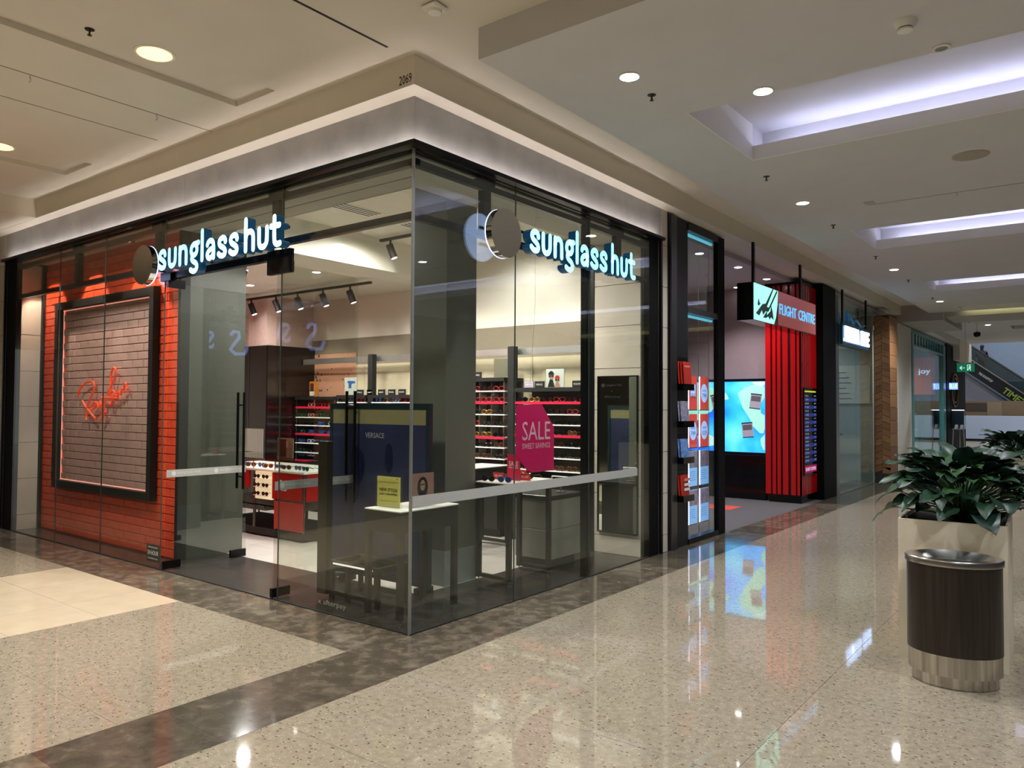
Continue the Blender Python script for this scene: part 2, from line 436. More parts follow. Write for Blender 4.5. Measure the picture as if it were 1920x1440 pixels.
# ================================================================ SETTING: fascia, jambs, soffit light
fas = sbox('wall_front', GROUT, (-7.2, -0.012, 0.012, 0.05, 3.36, 3.69), (-0.05, -0.012, 0.012, 3.88, 3.36, 3.69))
for a, b in ((-7.2, -2.97), (-2.967, -0.0)): bx('cement_panel', CEMENT, (a, b, 0.0, 0.013, 3.36, 3.688), fas)
bx('cement_panel', CEMENT, (-0.013, -0.0, 0.014, 3.72, 3.36, 3.688), fas)
# sandy tile strip at the right end and the wall left of the shop
w2 = sbox('wall_right', GROUT, (-0.05, -0.012, 3.73, 3.88, 0, 3.69))
z = 0.0
for zz in (0.185, 0.63, 1.075, 1.52, 1.96, 2.41, 2.85, 3.30, 3.69):
    bx('stone_wall_tile', TILEW, (-0.012, 0.0, 3.732, 3.878, z + 0.003, zz - 0.003), w2); z = zz
w3 = sbox('wall_left', GROUT, (-12.0, -7.205, 0.012, 0.05, 0, 3.69))
z = 0.0
for zz in (0.185, 0.63, 1.075, 1.52, 1.96, 2.41, 2.85, 3.30, 3.69):
    for xa in (-9.2, -8.2): bx('stone_wall_tile', TILEW, (xa, xa + 0.995, 0.0, 0.012, z + 0.003, zz - 0.003), w3)
    z = zz
# LED ledge washing the fascia and the soffit
led = thing('fascia_light_ledge', 'slim black ledge with a glowing strip along the bottom edge of the grey fascia', 'light', (0, 0, 3.33))
mb = MB(); mb.box(-7.16, 0.078, -0.078, -0.002, 3.322, 3.328); mb.box(0.004, 0.078, -0.002, 3.68, 3.322, 3.328)
mb.box(-7.16, 0.078, -0.078, -0.073, 3.328, 3.352); mb.box(0.073, 0.078, -0.073, 3.68, 3.328, 3.352)
mb.build('ledge', BLACK, led)
bx('light_strip', COVEL, (-7.12, 0.05, -0.069, -0.059, 3.330, 3.335), led)
bx('light_strip', COVEL, (0.059, 0.069, -0.05, 3.64, 3.330, 3.335), led)
# black end posts of the shop front
for n_, b in (('left', (-7.2, -6.86, 0.0, 0.06, 0, 3.36)), ('right', (-0.06, 0.0, 3.46, 3.73, 0, 3.36))):
    t = thing('end_post', 'black end post at the %s end of the glass shop front' % ('far left' if n_ == 'left' else 'right'), 'post', ((b[0] + b[1]) / 2, (b[2] + b[3]) / 2, 0))
    bx('panel', FBLACK, b, t)
    if n_ == 'left': bx('edge_strip', STEEL, (-7.16, -7.145, -0.004, 0.0, 0, 3.33), t); bx('outer_trim', BLACK, (-7.2, -7.165, -0.02, 0, 0, 3.36), t)
    else: bx('edge_strip', STEEL, (0.0, 0.004, 3.66, 3.675, 0, 3.33), t); bx('outer_trim', BLACK, (0, 0.02, 3.69, 3.73, 0, 3.36), t)

# ---------------------------------------------------------------- glass shop front
XJ = [-6.86, -5.62, -4.52, -3.30]
sf = thing('window_1', None, None, (0, 0, 0), kind='structure')
gt = 0.010
for i in range(3): bx('glass_pane', GLASS, (XJ[i] + 0.002, XJ[i + 1] - 0.002, 0.0, gt, 0.004, 3.33), sf)
bx('glass_pane', GLASS, (-3.298, -1.482, 0.0, gt, 2.80, 3.33), sf)
bx('glass_pane', GLASS, (-1.478, -0.002, 0.0, gt, 0.004, 3.33), sf)
YJ = [0.012, 1.16, 2.28, 3.46]
for i in range(3): bx('glass_pane', GLASS, (-gt, 0.0, YJ[i] + 0.002, YJ[i + 1] - 0.002, 0.004, 3.33), sf)
EDGE = M('polished_glass_edge', (66, 78, 72), 0.3, var=0.02)
bx('corner_seal', M('silver_seal', (150, 155, 150), 0.3, 0.6), (-0.014, 0.002, -0.004, 0.013, 0.0, 3.33), sf)
for x in XJ[1:] + [-1.48]: bx('joint_seal', EDGE, (x - 0.0018, x + 0.0018, -0.001, gt, 0.0, 3.33), sf)
for y in YJ[1:3]: bx('joint_seal', EDGE, (-gt, 0.001, y - 0.0018, y + 0.0018, 0.0, 3.33), sf)
mb = MB(); mb.box(-6.86, 0.0, -0.002, 0.014, -0.001, 0.008); mb.box(-0.014, 0.002, 0.0, 3.46, -0.001, 0.008)
mb.build('floor_channel', BLACKM, sf)
# rails: two at the head and the transom rail, all hanging behind the glass
fr_ = thing('trim_5', None, None, (0, 0, 3.3), kind='structure')
mb = MB()
for z0, z1, d in ((3.315, 3.362, 0.05), (3.215, 3.262, 0.05)):
    mb.box(-7.16, 0.0, 0.012, 0.012 + d, z0, z1); mb.box(-0.012 - d, -0.012, 0.012, 3.70, z0, z1)
mb.build('head_rail', BLACK, fr_)
bx('transom_rail', BLACK, (-7.16, -0.012, 0.018, 0.07, 2.845, 2.895), fr_)
bx('transom_rail', BLACK, (-0.07, -0.018, 0.018, 3.66, 2.845, 2.895), fr_)
for x in (-5.25, -3.50, -1.60): bx('hanger', BLACK, (x - 0.045, x + 0.045, 0.02, 0.075, 2.89, 3.32), fr_); bx('hanger_plate', BLACKM, (x - 0.09, x + 0.09, 0.014, 0.085, 3.24, 3.33), fr_)
for y in (0.82, 2.86): bx('hanger', BLACK, (-0.075, -0.02, y - 0.045, y + 0.045, 2.89, 3.32), fr_); bx('hanger_plate', BLACKM, (-0.085, -0.014, y - 0.09, y + 0.09, 3.24, 3.33), fr_)
bx('post', BLACK, (-0.075, -0.015, 2.25, 2.32, 0, 3.3), fr_)
# small print strip (dark) on the inside of the glass joint
# frosted band
band = thing('frosted_band', 'frosted grey safety band stuck across the right-hand glass at waist height', 'decal', (0, 0, 0.86))
mb = MB(); mb.box(0.0004, 0.0014, 0.004, 3.2, 0.86, 0.935); mb.build('strip', GREYFILM, band)
# ---------------------------------------------------------------- glass doors, both standing open inwards
def door(n, x, lab, sign):
    t = thing('door_%d' % n, None, None, (x, 0.02, 0), kind='structure')
    bx('glass_leaf', GLASS, (x - 0.005, x + 0.005, 0.02, 0.87, 0.03, 2.70), t)
    for y0, y1 in ((0.0, 0.17), (0.70, 0.87)): 
        bx('patch_fitting', BLACK, (x - 0.016, x + 0.016, y0, y1, 0.012, 0.085), t)
        if y0 < 0.1: bx('patch_fitting', BLACK, (x - 0.016, x + 0.016, y0, y1, 2.66, 2.74), t)
    for s in (-1, 1):
        mb = MB(); mb.cyl((x + s * 0.055, 0.80, 0.70), (x + s * 0.055, 0.80, 1.68), 0.014, 10); mb.build('pull_handle', BLACK, t, smooth=True)
    for z in (0.82, 1.55):
        mb = MB(); mb.cyl((x - 0.055, 0.80, z), (x + 0.055, 0.80, z), 0.009, 8); mb.build('handle_spacer', BLACK, t)
    bs = bx('frosted_strip', GREYFILM, (x + 0.0055, x + 0.0065, 0.02, 0.86, 0.865, 0.935), t)
    PR = M('pale_print', (212, 214, 206), 0.5, var=0.02)
    for y in (0.06, 0.50):
        mb = MB(); mb.cyl((x + 0.0065, y + 0.03, 0.90), (x + 0.0075, y + 0.03, 0.90), 0.022, 16); mb.build('disc', PR, bs)
        text('sunglass hut', 'lettering', PR, bs, (x + 0.0067, y + 0.065, 0.886), (0, 1, 0), (0, 0, 1), 0.034, 0.24, 0.0008)
    return t
door(1, -3.25, 'left', 1)
door(2, -1.56, 'right', -1)
# door head brackets
bx('head_patch', BLACK, (-3.36, -3.18, -0.012, 0.03, 2.72, 2.80), fr_)
bx('head_patch', BLACK, (-1.66, -1.36, -0.012, 0.03, 2.61, 2.80), fr_)
bx('door_closer', BLACK, (-3.30, -1.48, 0.02, 0.075, 2.74, 2.80), fr_)

# ================================================================ SETTING: shop interior shell
# perimeter ceiling, raised centre, dropped ceiling to the left
mb = MB()
mb.box(-7.2, -0.06, 0.05, 0.62, 3.30, 3.36)
mb.box(-0.62, -0.06, 0.62, 3.9, 3.30, 3.36)
shopc = struct('ceiling_4', mb, M('shop_soffit_paint', (178, 176, 162), 0.7, var=0.02))
sbox('ceiling_5', SHOPW, (-3.1, -0.62, 0.62, 3.95, 3.56, 3.62))
sbox('ceiling_6', SHOPW, (-8.0, -3.1, 0.62, 3.95, 3.18, 3.62))
o = bx('trim_6', M('shadow_gap', (60, 56, 50), 0.8), (-7.0, -0.4, 0.40, 0.41, 3.2985, 3.301)); o['kind'] = 'structure'
sbox('trim_7', SHOPW, (-3.1, -0.62, 0.61, 0.62, 3.30, 3.56), (-0.62, -0.61, 0.62, 3.9, 3.30, 3.56))
# back wall: dark taupe band with cream board over it
back = sbox('wall_back', SHOPW, (-8.0, -0.06, 3.90, 4.0, 0, 3.62))
bx('taupe_board', TAUPE, (-8.0, -0.6, 3.885, 3.90, 0.0, 2.56), back)
for k in range(6): bx('sand_board', SAND, (-6.9 + 1.02 * k + 0.004, -6.9 + 1.02 * (k + 1) - 0.004, 3.872, 3.885, 0.75, 2.16), back)
sbox('wall_side', SHOPW, (-8.1, -8.0, 0.3, 4.0, 0, 3.6))
# tiled end wall (right) with its black edge post
endw = sbox('wall_end', GROUT, (-0.62, -0.06, 3.392, 3.9, 0, 3.33))
z = 0.0
for zz in (0.185, 0.63, 1.075, 1.52, 1.96, 2.41, 2.85, 3.30):
    bx('stone_wall_tile', TILEW, (-0.618, -0.062, 3.38, 3.392, z + 0.003, zz - 0.003), endw); z = zz
bx('edge_post', BLACK, (-0.68, -0.62, 3.37, 3.9, 0, 3.33), endw)
# square column near the corner
mb = MB(); mb.box(-1.17, -0.77, 1.18, 1.58, 0, 3.56)
colm = struct('wall_column', mb, GREYW)
mb = MB(); mb.box(-1.178, -0.762, 1.172, 1.588, 0, 0.30); mb.build('plinth', M('grey_plinth', (130, 138, 134), 0.5), colm)
# brick display wall on the left
bw = sbox('wall_brick', MORTAR, (-6.86, -3.60, 0.325, 0.45, 0.0, 3.32))
bricks_done = 0
bw_, bh_ = 0.235, 0.0865
proto = None; cells = []
rows = int(3.28 / bh_)
for r in range(rows):
    off = 0.0 if r % 2 == 0 else bw_ / 2
    x = -3.603
    first = True
    while x > -6.85:
        wl = bw_ if not (first and off) else bw_ / 2
        x2 = max(x - wl, -6.855)
        z0 = 0.012 + r * bh_
        cells.append((x2, x, z0, z0 + bh_)); x = x2; first = False
def inframe(c): return c[0] > -6.32 and c[1] < -3.98 and c[2] > 0.58 and c[3] < 2.76
full = {}
rest = MB(); cnt = 0
cells.sort(key=lambda c: -c[1])
PALEB = M('pale_pink_brick', (196, 160, 152), 0.6, var=0.1, vs=10, bump=0.2)  # paler bricks for the inside of the black frame
inn = MB()
for c in cells:
    g = 0.005
    if inframe(c):
        continue
    wdt = round(c[1] - c[0], 3)
    pr = random.uniform(-0.0025, 0.0025)
    if cnt < 300 and (cnt < 230 or wdt > 0.2):
        if wdt not in full:
            mb = MB(); mb.bevbox(-wdt / 2 + g, wdt / 2 - g, -0.006, 0.008, g, bh_ - g, 0.003)
            mb.v = [(a, b, cc) for a, b, cc in mb.v]
            o = mb.build('brick', BRICK, bw, local=True); full[wdt] = o
        else: o = copyo(full[wdt], bw)
        o.location = Vector(((c[0] + c[1]) / 2, 0.318 + pr, c[2])) - org(bw); cnt += 1
    else: rest.box(c[0] + g, c[1] - g, 0.312 + pr, 0.328, c[2] + g, c[3] - g)
if rest.v: rest.build('brick_courses', BRICK, bw)['kind'] = 'stuff'
sbox('trim_8', BLACKM, (-3.60, -3.55, 0.30, 0.40, 0, 3.30), (-6.86, -6.80, 0.28, 0.33, 0, 3.30))
sbox('wall_return', M('dark_grey_paint', (74, 77, 68), 0.5), (-3.95, -3.55, 0.40, 1.03, 0.0, 3.30))
# tiled return at the far left
ret = sbox('wall_return_left', GROUT, (-6.95, -6.862, 0.06, 0.5, 0, 3.30))
z = 0.0
for zz in (0.185, 0.63, 1.075, 1.52, 1.96, 2.41, 2.85, 3.30):
    bx('stone_wall_tile', TILEW, (-6.863, -6.855, 0.06, 0.30, z + 0.003, zz - 0.003), ret); z = zz
# dark glossy cupboard block at the back left
dk = thing('wall_cupboard', 'tall glossy dark brown storage block at the back left of the shop', 'cupboard', (-6.4, 3.4, 0))
DK = M('dark_gloss_brown', (22, 11, 9), 0.15, var=0.15, coat=0.15)
bx('carcass', DK, (-6.9, -6.02, 3.02, 3.88, 0, 2.44), dk)
for k in range(2): bx('door', DK, (-6.88 + 0.43 * k, -6.46 + 0.43 * k, 3.005, 3.02, 0.04, 2.42), dk)
bx('steel_panel', STEEL, (-6.86, -6.06, 2.998, 3.004, 0.86, 1.2), dk)
sbox('trim_9', M('pink_beige_paint', (205, 178, 166), 0.7), (-6.9, -6.1, 3.05, 3.9, 2.44, 3.18))
sbox('baseboard_back', BLACKM, (-6.0, -0.7, 3.86, 3.885, 0.0, 0.12))

# floors and walls that close the view beyond
sbox('wall_opposite', M('opposite_wall', (96, 92, 88), 0.6), (9.0, 9.2, -9.0, 40, 0, 4.0))
sbox('wall_hall', M('hall_wall', (92, 88, 82), 0.6), (-30.0, 9.0, -9.2, -9.0, 0, 4.0))
# ================================================================ lit shop signs
def stroke(mb, pts, w, d, P, mf=0, ms=1):
    """rounded ribbon of width w and depth d along 2-D points; P maps (u, v, depth) to the world"""
    # smooth the centre line
    if len(pts) > 2:
        for _ in range(2):
            q = [pts[0]]
            for i in range(len(pts) - 1):
                a, b = pts[i], pts[i + 1]
                q += [(a[0] * .75 + b[0] * .25, a[1] * .75 + b[1] * .25), (a[0] * .25 + b[0] * .75, a[1] * .25 + b[1] * .75)]
            q.append(pts[-1]); pts = q
    n = len(pts); L = []; R = []
    for i in range(n):
        a = pts[max(i - 1, 0)]; b = pts[min(i + 1, n - 1)]
        dx, dy = b[0] - a[0], b[1] - a[1]; l = math.hypot(dx, dy) or 1
        nx, ny = -dy / l * w / 2, dx / l * w / 2
        L.append((pts[i][0] + nx, pts[i][1] + ny)); R.append((pts[i][0] - nx, pts[i][1] - ny))
    def cap(c, l, k=5):
        a0 = math.atan2(l[1] - c[1], l[0] - c[0])
        return [(c[0] + math.cos(a0 - math.pi * i / (k + 1)) * w / 2, c[1] + math.sin(a0 - math.pi * i / (k + 1)) * w / 2) for i in range(1, k + 1)]
    c1 = cap(pts[-1], L[-1]); c0 = cap(pts[0], R[0])
    for i in range(n - 1):
        vs = [P(*p, z) for z in (0, d) for p in (L[i], R[i], R[i + 1], L[i + 1])]
        mb.add(vs, [(4, 5, 6, 7)], mf); mb.add(vs, [(0, 3, 2, 1), (0, 4, 7, 3), (1, 2, 6, 5)], ms)
    for ring, a, b in ((c1, L[-1], R[-1]), (c0, R[0], L[0])):
        pl = [a] + ring + [b]; m = len(pl)
        vs = [P(*p, z) for z in (0, d) for p in pl]
        mb.add(vs, [tuple(range(2 * m - 1, m - 1, -1))], mf)
        mb.add(vs, [tuple(range(m))] + [(i, i + m, i + 1 + m, i + 1) for i in range(m - 1)], ms)
ARCH = [(.14, .60), (.17, .76), (.27, .87), (.42, .89), (.55, .82), (.61, .66), (.61, .12)]
GL = {
 's': ([[(.57, .70), (.55, .82), (.44, .89), (.30, .88), (.17, .79), (.15, .66), (.24, .55), (.40, .47), (.53, .37), (.58, .25), (.52, .14), (.38, .10), (.23, .13), (.12, .22)]], .76),
 'u': ([[(.14, .88), (.14, .34), (.18, .19), (.32, .11), (.47, .14), (.58, .26), (.61, .40), (.61, .88)]], .82),
 'n': ([[(.14, .88), (.14, .12)], ARCH], .82),
 'g': ([[(.38, .90), (.22, .84), (.14, .66), (.18, .48), (.32, .38), (.48, .42), (.58, .58), (.56, .76), (.46, .87), (.38, .90)], [(.40, .90), (.68, .93)],
        [(.26, .38), (.18, .26), (.28, .13), (.46, .06), (.58, -.06), (.58, -.22), (.44, -.33), (.26, -.32), (.12, -.24)]], .80),
 'l': ([[(.14, 1.40), (.14, .12)]], .36),
 'a': ([[(.15, .72), (.20, .84), (.36, .90), (.52, .83), (.58, .68), (.58, .12)], [(.58, .52), (.42, .52), (.23, .44), (.13, .29), (.19, .15), (.33, .10), (.48, .17), (.58, .32)]], .80),
 'h': ([[(.14, 1.40), (.14, .12)], ARCH], .82),
 't': ([[(.22, 1.24), (.22, .32), (.27, .17), (.40, .11), (.54, .14)], [(.03, .88), (.50, .88)]], .56),
 ' ': ([], .22)}
def logo(t, P, width, xh, depth):
    word = 'sunglass hut'; tot = sum(GL[c][1] for c in word); sx = width / tot; u = 0
    for c in word:
        st, adv = GL[c]
        if st:
            mb = MB(); rr = (sx + xh) / 2
            for s_ in st: stroke(mb, [((u + a) * sx, b * xh) for a, b in s_], 0.228 * min(sx, xh) * 1.08, depth, P)
            mb.build('letter', [BLUEG, LETSIDE], t)
        u += adv
MIRR = M('mirror_disc', (210, 208, 204), 0.03, 1.0, var=0.01, bump=0.02, bs=2)
def disc(t, c, ax):
    def C(d): return (c[0], c[1] - d, c[2]) if ax == 'y' else (c[0] + d, c[1], c[2])
    mb = MB(); mb.cyl(C(0.0), C(0.055), 0.186, 48); mb.build('mirror_disc', MIRR, t, smooth=True)
    mb = MB(); mb.cyl(C(-0.008), C(-0.001), 0.187, 48); mb.build('halo_ring', HALO, t)
t = thing('shop_sign', 'lit white-blue sunglass hut letters and mirror disc on the left-hand front', 'sign', (-2.4, -0.12, 2.65))
logo(t, lambda u, v, d: (-3.13 + u, -0.085 - d, 2.775 + v), 1.85, 0.193, 0.075)
disc(t, (-3.43, -0.10, 2.868), 'y')
mb = MB()
for z in (2.80, 2.93): mb.box(-3.5, -1.28, -0.083, -0.07, z, z + 0.022)
for x in (-3.3, -2.5, -1.6): mb.box(x, x + 0.02, -0.07, -0.001, 2.80, 2.95)
mb.build('mounting_rail', BLACK, t)
t = thing('shop_sign', 'lit white-blue sunglass hut letters and mirror disc on the right-hand front', 'sign', (0.12, 2, 2.65))
logo(t, lambda u, v, d: (0.085 + d, 1.13 + u, 2.775 + v), 1.72, 0.193, 0.075)
disc(t, (0.10, 0.842, 2.868), 'x')
mb = MB()
for z in (2.80, 2.93): mb.box(0.07, 0.083, 0.8, 2.82, z, z + 0.022)
for y in (1.0, 1.8, 2.6): mb.box(0.001, 0.07, y, y + 0.02, 2.80, 2.95)
mb.build('mounting_rail', BLACK, t)

# ================================================================ brick wall light box with the red neon script
t = thing('neon_frame', 'large black framed light box with red neon script on the red brick wall', 'sign', (-5.25, 0.3, 0.58))
mb = MB(); X0, X1, Z0, Z1, F_ = -6.33, -3.97, 0.56, 2.77, 0.085
mb.box(X0, X1, 0.235, 0.318, Z0, Z0 + F_); mb.box(X0, X1, 0.235, 0.318, Z1 - F_, Z1); mb.box(X0, X0 + F_, 0.235, 0.318, Z0 + F_, Z1 - F_); mb.box(X1 - F_, X1, 0.235, 0.318, Z0 + F_, Z1 - F_)
mb.build('frame', BLACKM, t)
NE = M('pink_led_strip', (255, 200, 190), 0.4, emit=(255, 160, 140), es=0.9)
bx('led_strip', NE, (X0 + F_, X1 - F_, 0.30, 0.31, Z0 + F_ + 0.001, Z0 + F_ + 0.012), t)
bx('led_strip', NE, (X0 + F_, X1 - F_, 0.30, 0.31, Z1 - F_ - 0.012, Z1 - F_ - 0.001), t)
bx('led_strip', NE, (X0 + F_ + 0.001, X0 + F_ + 0.012, 0.30, 0.31, Z0 + F_, Z1 - F_), t)
bx('led_strip', NE, (X1 - F_ - 0.012, X1 - F_ - 0.001, 0.30, 0.31, Z0 + F_, Z1 - F_), t)
bk = bx('back_panel', M('pale_mortar', (178, 142, 134), 0.7), (X0 + F_, X1 - F_, 0.316, 0.324, Z0 + F_, Z1 - F_), t)
pr0 = None
r = 0; zz = Z0 + F_
while zz < Z1 - F_ - 0.03:
    x = X1 - F_ - (0.0 if r % 2 else 0.12)
    while x > X0 + F_ + 0.13:
        if pr0 is None:
            mb = MB(); mb.bevbox(-0.1125, 0.1125, -0.008, 0.004, 0.004, 0.082, 0.003); pr0 = mb.build('pale_brick', PALEB, bk, local=True); o = pr0
        else: o = copyo(pr0, bk)
        o.location = Vector((x - 0.1175, 0.312, zz)) - org(bk)
        x -= 0.235
    r += 1; zz += 0.0865
NEON = M('red_neon', (226, 84, 50), 0.3, emit=(226, 70, 36), es=0.45)
strokes = [[[-5.698, 1.633], [-5.671, 1.702], [-5.588, 1.762], [-5.469, 1.806], [-5.35, 1.817], [-5.285, 1.792], [-5.279, 1.725], [-5.342, 1.645], [-5.413, 1.565], [-5.454, 1.498], [-5.474, 1.416], [-5.448, 1.37]], [[-5.579, 1.592], [-5.485, 1.524], [-5.363, 1.458], [-5.228, 1.386]], [[-5.237, 1.579], [-5.309, 1.559], [-5.336, 1.512], [-5.306, 1.488], [-5.234, 1.525], [-5.193, 1.579], [-5.176, 1.506], [-5.128, 1.526]], [[-5.137, 1.592], [-5.105, 1.526], [-5.037, 1.579], [-5.025, 1.631], [-5.034, 1.513], [-5.072, 1.421], [-5.111, 1.355], [-5.085, 1.395], [-4.99, 1.474]], [[-5.11, 1.625], [-4.721, 1.617]], [[-4.884, 1.605], [-4.89, 1.734], [-4.895, 1.838], [-4.871, 1.929], [-4.812, 1.959], [-4.775, 1.926], [-4.807, 1.837], [-4.89, 1.734], [-4.969, 1.644], [-4.888, 1.682], [-4.812, 1.708], [-4.788, 1.656], [-4.842, 1.579], [-4.881, 1.533], [-4.911, 1.579]], [[-4.724, 1.681], [-4.767, 1.669], [-4.749, 1.636], [-4.702, 1.655], [-4.682, 1.7], [-4.674, 1.649]], [[-4.656, 1.655], [-4.632, 1.719], [-4.606, 1.731], [-4.596, 1.674]], [[-4.597, 1.706], [-4.563, 1.781], [-4.542, 1.775], [-4.534, 1.718], [-4.5, 1.711]]]
for st in strokes:
    pts = [(a, 0.25, b) for a, b in st]
    for _ in range(2):
        q_ = [pts[0]]
        for i in range(len(pts) - 1):
            a, b = Vector(pts[i]), Vector(pts[i + 1]); q_ += [a * .75 + b * .25, a * .25 + b * .75]
        q_.append(pts[-1]); pts = q_
    mb = MB(); mb.tube(pts, 0.012, 8); mb.build('neon_tube', NEON, t, smooth=True)
# red wall washers
for x in (-6.55, -5.45, -4.25): 
    spot('brick_washer', (x, 0.10, 3.27), (x, 0.40, 1.9), 130, (1, 0.82, 0.68), 74, 0.25, 0.02)
    tt = thing('wall_washer', 'small black spotlight over the red brick wall, %s' % {-6.55: 'left one by the white return', -5.45: 'middle one', -4.25: 'right one near the doors'}[x], 'lamp', (x, 0.12, 3.2))
    mb = MB(); mb.cyl((x, 0.14, 3.235), (x, 0.14, 3.30), 0.03, 14); mb.build('body', BLACK, tt, smooth=True)

# ================================================================ shop lights
def downlight(x, y, z, r, lab, glow=LAMPW, group=None, trim=WHITEL):
    t = thing('downlight', lab, 'light', (x, y, z - 0.01), group)
    mb = MB(); mb.lathe([(r * 1.15, 0.0), (r * 1.15, -0.006), (r, -0.008), (r, -0.002)], (x, y, z), 28); mb.build('trim_ring', trim, t, smooth=True)
    mb = MB(); mb.cyl((x, y, z - 0.0085), (x, y, z - 0.0095), r * 0.93, 24); mb.build('lens', glow, t)
    return t
for x, y, z, lab in ((-3.835, 2.18, 3.18, 'round ceiling downlight inside the shop, left of the dropped ceiling edge'), (-2.55, 2.0, 3.56, 'round ceiling downlight inside the shop beside the track lamps'), (-1.75, 3.3, 3.56, 'round ceiling downlight near the back wall of the shop'), (-5.4, 2.3, 3.18, 'round ceiling downlight over the red display counter')):
    downlight(x, y, z, 0.05, lab)
for x, y, z, p in ((-3.835, 2.18, 3.15, 55), (-2.55, 2.0, 3.5, 60), (-1.75, 3.3, 3.5, 40), (-5.4, 2.3, 3.15, 55), (-1.3, 2.3, 3.5, 60), (-2.2, 1.1, 3.5, 60), (-3.9, 1.3, 3.15, 50)):
    spot('shop_lamp', (x, y, z), (x, y, 0), p * (2.4 if y < 3 else 0.9), (1, 0.965, 0.93), 168, 0.6, 0.06)
def track(x0, x1, y, z, heads, lab, tilt):
    t = thing('track_light', lab, 'lamp', ((x0 + x1) / 2, y, z))
    bx('rail', BLACKM, (x0, x1, y - 0.018, y + 0.018, z, z + 0.03), t)
    for hx in heads:
        h = MB(); h.cyl((hx, y, z - 0.06), (hx, y, z), 0.012, 8)
        a = Vector((hx - 0.02, y + 0.0, z - 0.05)); b = a + Vector(tilt) * 0.17
        h.cyl(a, b, 0.042, 16); o = h.build('lamp_head', BLACKM, t, smooth=True)
        g = MB(); d = Vector(tilt).normalized(); g.cyl(b, b + d * 0.002, 0.034, 16); g.build('lens', LAMPW, o)
    return t
track(-3.05, -2.1, 2.5, 3.50, (-2.88, -2.3), 'short black track with two spotlight heads in the raised ceiling', (0.25, 0.25, -0.93))
track(-6.3, -3.6, 2.85, 3.10, (-6.2, -5.6, -5.1, -4.55, -4.0), 'long black track with five spotlight heads under the lower ceiling', (0.25, 0.25, -0.93))
track(-4.4, -3.7, 1.15, 3.10, (-4.3, -3.75), 'short black track lamp with two heads just inside the doors', (-0.35, -0.1, -0.93))
spot('scallop', (-2.72, 1.95, 3.50), (-3.1, 1.95, 3.1), 24, NEUT, 60, 0.3, 0.02)
for hx in (-5.6, -4.55): spot('track_spot', (hx, 2.9, 3.0), (hx, 3.85, 1.4), 90, NEUT, 70, 0.6, 0.03)
for hx in (-2.6, -1.3): spot('track_spot', (hx, 2.6, 3.40), (hx, 3.85, 1.3), 80, NEUT, 75, 0.6, 0.03)
spot('plinth_spot', (-0.42, 0.45, 3.28), (-0.42, 0.42, 0.8), 110, NEUT, 26, 0.6, 0.03)
spot('table_spot', (-0.6, 2.0, 3.5), (-0.55, 1.9, 0.88), 60, NEUT, 28, 0.6, 0.03)
# slot air diffusers
for y0, lab in ((0.66, 'long slotted air diffuser in the raised shop ceiling'), (2.15, 'short slotted air diffuser deeper in the shop ceiling')):
    t = thing('air_diffuser', lab, 'vent', (-2.3, y0, 3.55))
    bx('frame', WHITEL, (-2.42, -2.18, y0, y0 + (1.1 if y0 < 1 else 0.5), 3.552, 3.56), t)
    for k in range(4): bx('slot', BLACKM, (-2.39 + 0.055 * k, -2.365 + 0.055 * k, y0 + 0.03, y0 + (1.07 if y0 < 1 else 0.47), 3.5505, 3.553), t)

# ================================================================ sunglasses
_sg = {}
GOLD = M('gold_wire', (190, 150, 80), 0.25, 0.9)
def sg_proto(key):
    if key in _sg: return _sg[key]
    fm, lm = {'black': (BLACKG, 'dark'), 'gold': (GOLD, 'brown'), 'brown': (M('tortoiseshell', (96, 58, 30), 0.2, var=0.4, vs=60), 'brown'), 'red': (M('red_acetate', (190, 30, 34), 0.2), 'dark'),
              'white': (M('white_acetate', (226, 226, 220), 0.25), 'blue'), 'blue': (M('blue_acetate', (40, 80, 150), 0.2), 'blue'), 'green': (M('green_acetate', (30, 96, 70), 0.2), 'dark'), 'pink': (M('clear_pink_acetate', (226, 150, 140), 0.25), 'brown')}[key]
    lc = {'dark': M('dark_lens', (14, 16, 20), 0.05, var=0.02, coat=0.5), 'brown': M('brown_lens', (66, 42, 26), 0.06, var=0.02, coat=0.5), 'blue': M('mirror_blue_lens', (50, 90, 150), 0.05, 0.4, var=0.05)}[lm]
    mb = MB()
    for s_ in (-1, 1):
        pts = [(s_ * 0.035 + 0.029 * math.cos(a) * (1.0 + 0.06 * math.cos(2 * a)), 0, 0.026 + 0.022 * math.sin(a)) for a in [2 * math.pi * k / 14 for k in range(14)]]
        mb.tube(pts, 0.0032, 5, closed=True)
        mb.tube([(s_ * 0.064, 0, 0.036), (s_ * 0.070, 0.012, 0.036), (s_ * 0.068, 0.09, 0.034), (s_ * 0.064, 0.135, 0.012)], 0.0026, 5)
    mb.tube([(-0.008, 0, 0.034), (0, -0.002, 0.037), (0.008, 0, 0.034)], 0.0028, 5)
    fr0 = mb.build('tmp', fm, None); me = fr0.data
    for v in me.vertices: v.co += fr0.location
    D.objects.remove(fr0)
    ls = []
    for s_ in (-1, 1):
        m2 = MB(); m2.cyl((s_ * 0.035, -0.0006, 0.026), (s_ * 0.035, 0.0008, 0.026), 0.0262, 14)
        m2.v = [(a, b, 0.026 + (c - 0.026) * 0.8) for a, b, c in m2.v]
        o = m2.build('tmp', lc, None)
        for v in o.data.vertices: v.co += o.location
        ls.append(o.data); D.objects.remove(o)
    _sg[key] = (me, ls); return _sg[key]
def glasses(key, x, y, z, rz, label, group, sc=1.0):
    me, ls = sg_proto(key)
    o = D.objects.new('sunglasses', me); COL.objects.link(o); o.location = (x, y, z + 0.001); o.rotation_euler = (0, 0, rz); o.scale = (sc,) * 3
    tag(o, label, 'sunglasses', group)
    for m in ls:
        c = D.objects.new('lens', m); COL.objects.link(c); c.parent = o
    return o
